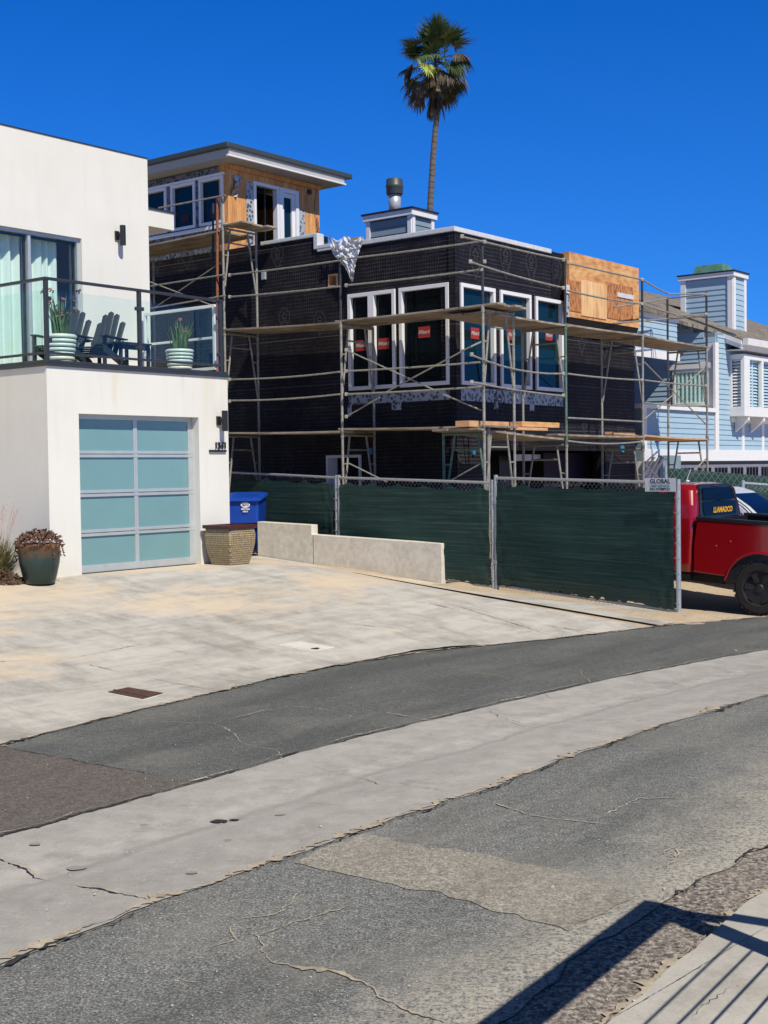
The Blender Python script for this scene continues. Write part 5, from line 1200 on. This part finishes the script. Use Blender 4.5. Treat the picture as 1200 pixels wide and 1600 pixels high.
m=M(); m.text('LLAMADCO',backq(.98,1.385,.036),At,.11,-Bt,up=Zt,ext=.001,bold=.004,sx=1.15); m.build('window_lettering','yellow',tr)
# side windows (near and far)
def sideglass(y0s,pts,nm):
    m=M(); f_=lambda x,z:interp(z,[(1.27,.015),(1.5,.06),(1.70,.14)])
    m.rings([[Tq(x,f_(x,z)+.01,z) for x,z in pts],[Tq(x,f_(x,z)-.006,z) for x,z in pts]]); m.build(nm,'autoglass',tr)
sideglass(0,[(1.65,1.31),(2.4,1.31),(2.1,1.62),(1.65,1.64)],'side_window')
m=M(); m.path([Tq(1.62,-.002,.6),Tq(1.62,-.002,1.25),Tq(1.6,.05,1.5),Tq(1.6,.13,1.68)],.006,5); m.build('door_seam','black',tr)
m=M(); m.box(Tq(1.75,-.03,1.10),Bt*.2,At*.03,Zt*.03); m.build('door_handle','redpaint',tr,bevel=.006)
m=M(); m.box(Tq(.6,.2,.36),Bt*3.2,At*1.4,Zt*.14); m.box(Tq(1.05,.02,.40),Bt*1.9,At*.1,Zt*.07); m.build('chassis','blackplastic',tr)
def wheel(x,y,sg,par,Q,ax,r_=WR,rimr=.225,wd=.26,zc_=WZ):
    # sg=-1: outer face towards -A
    c=Q(x,y,zc_); o=-ax if sg<0 else ax
    m=M(); m.lathe(c-o*wd,[(rimr,0),(r_*.9,0),(r_*.985,.035),(r_,.07),(r_,wd-.07),(r_*.985,wd-.035),(r_*.90,wd+.003),(rimr+.03,wd+.006),(rimr,wd-.01),(rimr-.005,wd-.05)],48,ax=o); ty=m.build('tyre','rubber',par)
    e1_=o.orthogonal().normalized(); e2_=o.cross(e1_)
    m=M()
    for k in range(36):
        t=2*math.pi*k/36; d=e1_*math.cos(t)+e2_*math.sin(t); tt=-e1_*math.sin(t)+e2_*math.cos(t)
        if r_>.36: m.box(c+d*(r_*.955)-tt*.017+o*(-.055+.0),tt*.034,d*(r_*.055),o*(.055+(.006 if k%2 else -.004)))
    if m.v: m.build('tread_blocks','rubber',ty,bevel=.003)
    m=M(); m.lathe(c-o*.09,[(rimr-.002,0),(rimr-.006,.08)],40,ax=o); rm=None
    for k in range(6):
        t=2*math.pi*k/6+.25; d=e1_*math.cos(t)+e2_*math.sin(t); tt=-e1_*math.sin(t)+e2_*math.cos(t)
        m.prism([c-o*.035+d*.04-tt*.028,c-o*.035+d*.04+tt*.028,c-o*.015+d*(rimr-.01)+tt*.045,c-o*.015+d*(rimr-.01)-tt*.045],o*.02)
        m.tube(c-o*.01+d*(rimr-.02),c+o*.004+d*(rimr-.02),.008,6)
    m.lathe(c-o*.04,[(.065,0),(.065,.04),(.045,.055)],20,ax=o)
    for k in range(6):
        t=2*math.pi*k/6; d=e1_*math.cos(t)+e2_*math.sin(t); m.tube(c-o*.02+d*.05,c+o*.005+d*.05,.008,6)
    m.build('rim','black',par)
for x in(0,3.25):
    wheel(x,.01,-1,tr,Tq,At); wheel(x,TW-.01,1,tr,Tq,At)
m=M(); m.path([Tq(1.52,.75,1.785),Tq(1.5,.75,1.86),Tq(1.46,.75,1.97)],.006,6); m.lathe(Tq(1.5,.75,1.785),[(.03,0),(.02,.02)],10); m.build('antenna','whitetxt',tr)
for s_x,z_ in((.66,.92),(.45,1.0)): 
    m=M(); m.lathe(Tq(s_x,-.002,z_),[(.006,0),(.006,.001)],8,ax=-At); m.build('chip_mark','whitetxt',tr)
# ================================================================ SILVER WHITE CAR beside it
Cw=Wt+A*2.95+B*1.55; Cw.z=.10; Cq=lambda x,y,z:Cw+B*x+A*y+Z*z
car=root('white_car',Cq(1.5,.9,0),'silver white car with a dark rear window parked beyond the red pickup','car')
loft(Cq,[(-.75,3.6,.08,1.70,.25,.15),(-.8,3.65,.0,1.78,.45,.2),(-.78,3.6,.0,1.78,.80,.2),(-.66,3.4,.05,1.73,.98,.2),(.0,2.75,.1,1.68,1.04,.2)],car,'body','whitepaint',6)
loft(Cq,[(-.42,2.55,.10,1.68,.95,.14),(-.1,2.2,.18,1.60,1.22,.16),(.30,1.75,.29,1.49,1.46,.18),(.5,1.5,.4,1.38,1.53,.16),(.75,1.3,.55,1.23,1.55,.12)],car,'cabin','whitepaint',6)
def cx(z): return interp(z,[(.95,-.42),(1.22,-.1),(1.46,.30),(1.53,.5)])
def cy(z): return interp(z,[(.95,.10),(1.22,.18),(1.46,.29),(1.53,.4)])
m=M(); pts=[(.30,1.0),(1.48,1.0),(1.38,1.44),(.40,1.44)]; n=6
def rg(t,s): z=lerp(1.02,1.43,t); y0=cy(z)+.10; y1=1.78-y0; return Cq(cx(z)-.012,lerp(y0,y1,s),z)
m.grid(lambda s,t:rg(t,s),6,6); m.build('rear_window','autoglass',car,smooth=True)
m=M(); m.grid(lambda s,t:(lambda z:Cq(lerp(cx(z)+.22,2.1-(z-1.0)*1.1,s),cy(z)-.012,z))(lerp(1.02,1.40,t)),6,6); m.build('side_window','autoglass',car,smooth=True)
m=M(); m.path([Cq(cx(z)+.03,cy(z)-.012,z) for z in(1.0,1.1,1.22,1.35,1.46)],.009,6); m.build('pillar_trim','blackplastic',car)
for x in(.05,2.75):
    wheel(x,.02,-1,car,Cq,A,.32,.2,.2,.33); wheel(x,1.76,1,car,Cq,A,.32,.2,.2,.33)
# ================================================================ BLUE HOUSE
Pb=atY(1119,700,31.9); Pb=Vector((Pb.x,Pb.y,0))
bh=root('blue_house',P_(Pb,A,2,0)+B*2,'pale blue house with white trim, bay window and shingle roof','house')
def Q(u,v,d=0): return sz(u,v,Pb+B*d,A)
def QB(u,v,d=0): return sz(u,v,Pb+A*d,B)
def siding(O,U,N,s0,s1,z0,z1,mat,nm='siding',lap=.125,par=None,zt=None):
    m=M(); z=z0
    while z<z1-.005:
        h=min(lap,z1-z); m.prism([P_(O,U,s0,z,N,-.016),P_(O,U,s0,z,N,.02),P_(O,U,s0,z+h,N,.02),P_(O,U,s0,z+h,N,.0)],U*(s1-s0)); z+=lap
    return m.build(nm,mat,par or bh)
zband=Q(1119,703)[1]; zlow=Q(1119,720)[1]; sEave=Q(1160,540)[0]; zEave=Q(1160,545)[1]; sL0=Q(1004,700)[0]
print('blue',zband,zlow,sEave,zEave,sL0)
BL=9.0
zsill=Q(1060,641)[1]
# main right wall
m=M(); m.box(P_(Pb,A,0,zlow)+B*.02,A*BL,B*.3,Z*(zEave-zlow+.3)); m.box(P_(Pb,A,sL0,zlow)+B*.02,A*(-sL0),B*.3,Z*(zsill-zlow)); m.box(P_(Pb,B,.3,zlow)+A*.02,B*8,A*.3,Z*(zEave+.1-zlow)); m.build('wall_core','greysid',bh)
siding(Pb,A,B,.10,BL,zband,zEave+.25,'bluesid'); siding(Pb,A,B,sL0+.14,-.12,zband,zsill,'bluesid')
GABLE=True
m=M(); m.box(P_(Pb,A,-.10,zband)-B*.035,A*.20,B*.06,Z*(zEave-zband+.05)); m.box(P_(Pb,A,-.035,zsill)-B*.02,A*.05,B*.22,Z*(zEave-zsill+.05)); m.build('corner_board','white',bh)
m=M(); m.box(P_(Pb,A,sL0,zlow)-B*.03,A*.16,B*.06,Z*(zsill-zlow)); m.build('corner_post','white',bh)
m=M(); m.box(P_(Pb,A,sL0,zlow)-B*.04,A*(BL-sL0),B*.05,Z*(zband-zlow)); m.build('white_band','white',bh)
m=M(); m.box(P_(Pb,A,sL0-.05,zsill)-B*.07,A*(-sL0+.05-.11),B*.5,Z*.10); m.build('deck_cap','white',bh)
for u in(1160,1191):
    s=Q(u,690)[0]; m=M(); m.box(P_(Pb,A,s-.07,zband)-B*.03,A*.14,B*.05,Z*(Q(u,652)[1]-zband)); m.build('batten','white',bh)
for k in range(4): 
    s=Q(1191,690)[0]+.62*(k+1); m=M(); m.box(P_(Pb,A,s-.07,zband)-B*.03,A*.14,B*.05,Z*(Q(1160,652)[1]-zband)); m.build('batten','white',bh)
# bay window
bs0=Q(1141,600)[0]; bz0_=Q(1141,648)[1]; bz1_=Q(1141,553)[1]; bo=-.40
s0_,z0_=sz(1163.5,650,Pb+B*bo,A); s1_,zt_=sz(1165,553,Pb+B*bo,A); print('bay',s0_,z0_,zt_)
bay=M(); bw=2.6
def bx_(a,b,c,d,y0=bo,y1=0.): bay.box(P_(Pb,A,a,c)+B*y0,A*(b-a),B*(y1-y0),Z*(d-c))
bx_(s0_,s0_+bw,z0_,z0_+.24); bx_(s0_,s0_+bw,zt_-.12,zt_); 
pn=[sz(u,600,Pb+B*bo,A)[0] for u in(1148,1163,1172,1198)]
bx_(s0_,pn[2],z0_+.24,zt_-.12,bo,bo+.1); 
pn3=pn[2]+.75; bx_(pn3,pn3+.12,z0_+.24,zt_-.12,bo,bo+.1); bx_(s0_+bw-.1,s0_+bw,z0_+.24,zt_-.12,bo,bo+.1)
bay.box(P_(Pb,A,s0_+.002,z0_+.2)+B*(-.07),A*.05,B*.07,Z*(zt_-.30-z0_)); 
bo_=bay.build('bay_window','white',bh,bevel=.006)
m=M(); z=z0_+.27
while z<zt_-.16:
    m.prism([P_(Pb,A,s0_+.04,z,B,bo+.11),P_(Pb,A,s0_+.04,z+.012,B,bo+.11),P_(Pb,A,s0_+.09,z+.062,B,bo+.11),P_(Pb,A,s0_+.09,z+.05,B,bo+.11)],B*(-bo-.19)); z+=.078
m.build('shutter_slats','vinyl',bo_)
m=M(); m.box(P_(Pb,A,s0_+.11,z0_+.24,B,bo+.1),A*.01,B*(-bo-.1),Z*(zt_-.36-z0_)); m.build('room_dark','void',bo_)
for a,b in((pn[2],pn3),(pn3+.12,s0_+bw-.1)):
    m=M(); z=z0_+.27
    while z<zt_-.16:
        m.prism([P_(Pb,A,a+.03,z,B,bo+.10),P_(Pb,A,a+.03,z+.012,B,bo+.10),P_(Pb,A,a+.03,z+.062,B,bo+.14),P_(Pb,A,a+.03,z+.05,B,bo+.14)],A*(b-a-.06)); z+=.078
    mid_=(a+b)/2; 
    if b-a>.5: m.box(P_(Pb,A,mid_-.03,z0_+.24,B,bo+.09),A*.06,B*.03,Z*(zt_-.36-z0_))
    m.build('shutter_slats','vinyl',bo_)
    m=M(); m.box(P_(Pb,A,a,z0_+.24,B,bo+.05),A*(b-a),B*.006,Z*(zt_-.36-z0_)); m.build('pane','clear',bo_)
    m=M(); m.box(P_(Pb,A,a,z0_+.24,B,bo+.2),A*(b-a),B*.01,Z*(zt_-.36-z0_)); m.build('room_dark','void',bo_)
for a in(s0_+.28,s0_+1.25):
    m=M(); m.prism([P_(Pb,A,a,z0_-.0,B,bo+.02),P_(Pb,A,a,z0_-.1,B,bo+.02),P_(Pb,A,a,z0_-.38,B,-.02),P_(Pb,A,a,z0_,B,-.02)],A*.09); m.build('bracket','white',bh,bevel=.005)
m=M(); m.box(P_(Pb,A,s0_+.05,z0_-.14)-B*.05,A*2.4,B*.05,Z*.13); m.build('trim_board','white',bh)
# roof: eave along A, rising along B
ev0=P_(Pb,A,-.35,0)-B*.45
zE=sz(1165,536,ev0,A)[1]; eS=sz(1160,536,ev0,A)[0]; print('eave',zE,eS)
def rake_pt(u,v):  # on the vertical plane of the rake (B direction) through the eave corner
    return onpl(u,v,P_(ev0,A,eS,0),B)
rk=rake_pt(1055,497); rb_=(rk-P_(ev0,A,eS,0)).dot(B); rise=(rk.z-zE)/rb_; print('rake',rb_,rk.z,rise)
def RF(a,b,dz=0): return P_(ev0,A,a,zE+dz)+B*b+Z*(rise*b)
top_b=5.0
m=M(); z=zsill+.1
while z<zE+rise*4.2:
    b0_=max(0.,(z+.125-zE)/rise-.45+.12) if z+.125>zE+rise*.45 else 0.
    if b0_<4.5: m.prism([P_(Pb,B,b0_,z,A,-.016),P_(Pb,B,b0_,z,A,.02),P_(Pb,B,b0_,z+.125,A,.02),P_(Pb,B,b0_,z+.125,A,0.)],B*(4.8-b0_))
    z+=.125
m.build('siding','bluesid',bh)
m=M(); m.prism([RF(eS,0),RF(eS+9,0),RF(eS+9,top_b),RF(eS,top_b)],Z*.09)
m.prism([RF(eS,rb_*.35,.0),RF(eS-1.2,rb_*.55,.0),RF(eS-2.8,top_b,0.),RF(eS,top_b,.0)],Z*.088)
m.build('roof','shingle',bh)
m=M(); m.prism([RF(eS-.02,0,-.16),RF(eS-.02,0,.02),RF(eS-.02,top_b,.02),RF(eS-.02,top_b,-.16)],A*.05); m.prism([RF(eS-.06,0,-.05),RF(eS-.06,0,.05),RF(eS-.06,top_b,.05),RF(eS-.06,top_b,-.05)],A*.04); m.build('rake_board','white',bh)
m=M()
for k in range(14): 
    b=.25+k*.34; m.prism([RF(eS+.03,b,.09),RF(eS+.03,b,.13),RF(eS+.03,b+.31,.13),RF(eS+.03,b+.31,.09)],A*.2)
m.build('rake_tile','roofdark',bh,bevel=.01)
m=M(); m.box(P_(ev0,A,eS,zE-.16)-B*.02,A*9,B*.05,Z*.17); m.prism([P_(ev0,A,eS-.02,zE-.06)-B*.14,P_(ev0,A,eS-.02,zE+.10)-B*.16,P_(ev0,A,eS-.02,zE+.10)-B*.02,P_(ev0,A,eS-.02,zE-.06)-B*.02],A*9); m.build('gutter','white',bh)
m=M(); m.box(P_(ev0,A,eS+.03,zE-.17),A*9,B*.5,Z*.02); m.build('eave_soffit','white',bh)
# left upper piece: light blue gable box over the balcony
gO=Pb+B*.0; ga,gz_a=Q(990,487); gb,gz_b=Q(1056,497); zg1=Q(1030,549)[1]; zg0=Q(1030,561)[1]; gt_=Q(1000,488)[1]
gl=Q(975,500)[0]
m=M(); m.box(P_(Pb,A,gl,zg1),A*(gb-gl),B*3.5,Z*(gt_-zg1)); m.build('gable_core','greysid',bh)
siding(Pb+B*-.02,A,B,gl,gb,zg1,gt_-.06,'bluesid')
m=M(); m.box(P_(Pb,A,gl,zg0)-B*.05,A*(gb-gl+.1),B*.06,Z*(zg1-zg0)); m.box(P_(Pb,A,gl,gt_-.09)-B*.05,A*(gb-gl+.05),B*.06,Z*.10); m.build('gable_trim','white',bh)
m=M(); m.prism([P_(Pb,A,gl,gt_+.01)-B*.15,P_(Pb,A,gb+.1,gt_+.01)-B*.15,P_(Pb,A,gb+.1,gt_+1.6)+B*4,P_(Pb,A,gl,gt_+1.6)+B*4],Z*.08); m.build('gable_roof','shingle',bh)
m=M(); m.box(P_(Pb,A,gl,zsill-.02)+B*2.2,A*(-gl-.1),B*.05,Z*(zg0-zsill+.3)); m.box(P_(Pb,A,gl,zsill-.05)+B*.45,A*(-gl),B*1.8,Z*.05); m.build('balcony_recess','void',bh)
# balcony window with curtains on the left facing wall
w0,w1_=QB(1108,600)[0],QB(1052,600)[0]; wz0,wz1=QB(1080,634)[1],QB(1080,577)[1]; print('bwin',w0,w1_,wz0,wz1)
wz0=max(wz0,zsill+.12)
m=M(); frame(m,Pb,B,A,w0,w1_,wz0,wz1,.07,-.05,.02); m.box(P_(Pb,B,w0-.1,wz1+.003,A,-.07),B*(w1_-w0+.25),A*.09,Z*.13); wn=m.build('window','white',bh,bevel=.004)
m=M(); m.grid(lambda s,t:P_(Pb,B,lerp(w0+.07,w1_-.07,s),lerp(wz0+.07,wz1-.07,t),A,-.022+.010*math.sin(s*46)),90,2); m.build('curtain','curtain',wn,smooth=True)
m=M(); m.box(P_(Pb,B,w0+.07,wz0+.07,A,-.04),B*(w1_-w0-.14),A*.004,Z*(wz1-wz0-.14)); m.build('pane','clear',wn)
# ground floor: garage windows, grey panel
m=M(); m.box(P_(Pb,A,sL0,-.2)+B*.5,A*(BL-sL0),B*.1,Z*(zlow+.2)); m.build('garage_front','soffit',bh)
m=M(); gs0=Q(1078,730)[0]; 
zz1=Q(1130,727)[1]; m.box(P_(Pb,A,gs0,-.15)+B*.30,A*(BL-gs0),B*.05,Z*(zz1+.15+.02)); gdb=m.build('garage_door','white',bh)
x=gs0+.1; k=0
for g_ in range(7):
    mm=M()
    for j in range(4): mm.box(P_(Pb,A,x+j*.20,zz1-.36)+B*.285,A*.14,B*.012,Z*.30)
    for j in range(4): mm.box(P_(Pb,A,x+j*.20,zz1-.52)+B*.285,A*.14,B*.012,Z*.12)
    mm.build('window_panes','void',gdb); x+=.98
m=M(); a=Q(1012,735)[0]; b=Q(1045,735)[0]; z1_=Q(1030,712)[1]; m.box(P_(Pb,A,a,0)-B*.3,A*(b-a),B*.05,Z*z1_); m.build('grey_panel','soffit2' if 'soffit2' in M_ else 'greysid',bh)
m=M()
for k in range(3): 
    p0=onpl(1000+k*8,748,Pb-B*.34,A); p1=onpl(1020+k*8,714,Pb-B*.34,A); d=(p1-p0).normalized(); m.box(p0,d*(p1-p0).length,A*.08,B*-.03)
m.build('stair_rail','white',bh)
m=M(); a=Q(996,742)[0]; m.box(P_(Pb,A,a,0)-B*.2,A*.22,B*.2,Z*zlow); m.build('entry_post','white',bh)
x,z=Q(1024,690); m=M(); m.box(P_(Pb,A,x,z,B,-.10),A*.10,B*.1,Z*.12); m.box(P_(Pb,A,x-.06,z+.02,B,-.06),A*.06,B*.04,Z*.05); m.build('outdoor_light','black',bh)
# blue house chimney
Kb=atY(1145,450,34.6); Kb=Vector((Kb.x,Kb.y,0)); kt2=sz(1145,424,Kb,A)[1]; kl2=sz(1064,450,Kb,B)[0]; kr2=sz(1165,450,Kb,A)[0]; kb2=sz(1145,503,Kb,A)[1]
ch2=chimney('chimney',Kb,kl2,kr2,kt2,kb2-.5,0,'pale blue sided chimney with a green copper cap on the blue house',('bluesid','bluesid'),.14,.14)
cc=P_(Kb,A,kr2/2,kt2+.03)+B*(kl2*.5)
def cr_(ha,hb,z): return [cc+A*ha+B*hb+Z*z,cc-A*ha+B*hb+Z*z,cc-A*ha-B*hb+Z*z,cc+A*ha-B*hb+Z*z]
m=M(); m.rings([cr_(kr2*.42,kl2*.30,0),cr_(kr2*.32,kl2*.25,.24),cr_(kr2*.30,kl2*.24,.25)]); m.build('copper_cap','copper',ch2,bevel=.008)
# far green screened fence behind the cars
p=atY(1040,733,24.5); q=atY(1290,753,26.5); p.z=0;q.z=0
fence_panel(Vector((p.x,p.y,0)),Vector((q.x,q.y,0)),-.1,atY(1040,731,24.5).z,-.1,atY(1290,752,26.5).z,'far dark chain link fence behind the white car, in front of the blue house',.03,8,far=True)
p=atY(1161,753,22.9); q=atY(1300,764,23.6)
fence_panel(Vector((p.x,p.y,0)),Vector((q.x,q.y,0)),-.1,p.z,-.1,q.z,'low green fence panel right behind the white car roof',.03,9)
# ================================================================ PALM
YP=50.; pt_=[atY(u,v,YP) for u,v in((671,345),(674,290),(677,240),(682,185),(684,140))]
b0=Vector((pt_[0].x-.25,YP,-.2)); pal=root('palm_tree',b0,'tall fan palm with a shaggy brown skirt rising behind the unfinished house','palm tree')
pts=[b0]+[Vector((lerp(b0.x,pt_[0].x,.6),YP,pt_[0].z*.55))]+pt_; rs_=[]
for i,p in enumerate(pts):
    rad=interp(p.z,[(0,.19),(8,.135),(14,.11),(20,.10)]); rs_.append((p,rad))
m=M(); R2=[]
for (p,ra),(q,rb) in zip(rs_,rs_[1:]):
    k=14
    for i in range(k): R2.append((p.lerp(q,i/k),lerp(ra,rb,i/k)))
R2.append(rs_[-1]); 
m.rings([[p+Vector((math.cos(2*math.pi*j/14),math.sin(2*math.pi*j/14),0))*(r0*(1+.06*((i%2)*2-1)+.05*noise.noise(Vector((i*.7,j,0))))) for j in range(14)] for i,(p,r0) in enumerate(R2)]); m.build('trunk','bark',pal,smooth=True)
rr=random.Random(21)
def fan(m,base,dirv,pet,Rf,droop,mtip=.5,nbl=26,spread=2.6,wid=.035,bend=0.):
    """a fan leaf: petiole then pleated blades whose tips hang"""
    d=dirv.normalized(); side=d.cross(Z); side=side.normalized() if side.length>.05 else Vector((1,0,0)); nrm=side.cross(d).normalized()
    # petiole
    c=base; n=4; pp=[base]
    for i in range(n): d=(d+Vector((0,0,-droop*.10))).normalized(); c=c+d*pet/n; pp.append(c)
    for a,b in zip(pp,pp[1:]): m.tube(a,b,.018,4,caps=False)
    roll=rr.uniform(-.8,.8); side=(side*math.cos(roll)+nrm*math.sin(roll)); nrm=side.cross(d).normalized()
    for k in range(nbl):
        a=(k/(nbl-1)-.5)*spread*2*.5*1.15; L_=Rf*(1-.28*abs(a)/1.6)*rr.uniform(.85,1.08); dd=(d*math.cos(a)+side*math.sin(a)).normalized()
        p=c; w_=wid*rr.uniform(.7,1.2); seg=5; prev=None; tw=rr.uniform(-.5,.5); pv=[]
        for i in range(seg+1):
            t=i/seg; wd=w_*(.35+1.3*t if t<.45 else (1-t)*1.7); wv=(dd.cross(nrm)).normalized()
            wv=(wv*math.cos(tw)+nrm*math.sin(tw)); pv+= [p-wv*max(.002,wd),p+wv*max(.002,wd)]
            dd=(dd+Vector((0,0,-droop*(.04+.55*t*t)*mtip))+Vector((rr.uniform(-.04,.04),rr.uniform(-.04,.04),0))).normalized(); p=p+dd*L_/seg
        m.add(pv,[(2*i,2*i+1,2*i+3,2*i+2) for i in range(seg)])
crn=Vector((pt_[3].x,YP,atY(683,99,YP).z)); print('crown',crn)
live=M(); 
for i in range(34):
    az=rr.uniform(0,6.28); el=rr.uniform(15,85) if i>10 else rr.uniform(50,88)
    d=Vector((math.cos(az)*math.cos(R_(el)),math.sin(az)*math.cos(R_(el)),math.sin(R_(el)))); fan(live,crn+Z*rr.uniform(0,.4),d,rr.uniform(.5,.9),rr.uniform(.7,1.0),rr.uniform(.25,.8),.6)
live.build('crown','palmgreen',pal)
low=M(); dead=M()
for i in range(48):
    az=rr.uniform(0,6.28); el=rr.uniform(-40,30); d=Vector((math.cos(az)*math.cos(R_(el)),math.sin(az)*math.cos(R_(el)),math.sin(R_(el))))
    fan(low if rr.random()<.45 else dead,crn+Z*rr.uniform(-.35,.2),d,rr.uniform(.65,1.15),rr.uniform(.65,.95),rr.uniform(1.1,2.0),1.3,spread=2.0)
for i in range(20):
    az=rr.uniform(0,6.28); el=rr.uniform(-82,-60); d=Vector((math.cos(az)*math.cos(R_(el)),math.sin(az)*math.cos(R_(el)),math.sin(R_(el))))
    fan(dead,crn+Z*rr.uniform(-1.1,-.2),d,rr.uniform(.25,.6),rr.uniform(.6,.95),1.6,1.2,spread=1.1)
low.build('lower_crown','palmgreen',pal); dead.build('dead_frond_skirt','palmdead',pal)
m=M(); fan(m,atY(667,100,YP-1.2),Vector((.05,-.5,-.85)),.05,.62,.2,.4,22,3.4,.04); m.build('lime_frond','palmlime',pal)
# ================================================================ RAILING beside the camera whose shadow falls on the road
hR=1.75; ks=1/math.tan(R_(SUN_EL)); sun2=Vector((math.sin(R_(SUN_AZ)),math.cos(R_(SUN_AZ)),0))
c0_=Vector((1.20,5.87,0))+sun2*ks*hR; dA_=Vector((-.551,-.835,0)).normalized(); dB_=Vector((.865,-.501,0)).normalized()
rl=root('deck_railing',c0_,'dark metal cable railing with a wide cap rail that throws the shadow at bottom right','railing')
m=M(); nA=Vector((dA_.y,-dA_.x,0)); nB=Vector((dB_.y,-dB_.x,0))
m.box(c0_-nA*.07-dA_*.07+Z*(hR-.09),dA_*1.62,nA*.14,Z*.09); m.build('cap_rail','railing',rl)
m=M(); m.box(c0_+dB_*.08-nB*.035+Z*(hR-.085),dB_*3.0,nB*.07,Z*.08); m.build('cap_rail','railing',rl)
for p in(c0_,c0_+dB_*2.9,):
    m=M(); m.box(p-Vector((.045,.045,0)),Vector((.09,0,0)),Vector((0,.09,0)),Z*(hR-.09)); m.build('post','railing',rl)
m=M(); p=c0_+dA_*1.72; m.box(p-Vector((.03,.03,0)),Vector((.06,0,0)),Vector((0,.06,0)),Z*(hR-.09))
for k in range(8):
    z=hR-.60-.133*k
    if z<.1: break
    mm=M(); mm.tube(c0_+Z*z,c0_+dA_*1.55+Z*z,.006,6); mm.build('cable','alu',rl); mm=M(); mm.tube(c0_+Z*z,c0_+dB_*2.9+Z*z,.008,6); mm.build('cable','alu',rl)
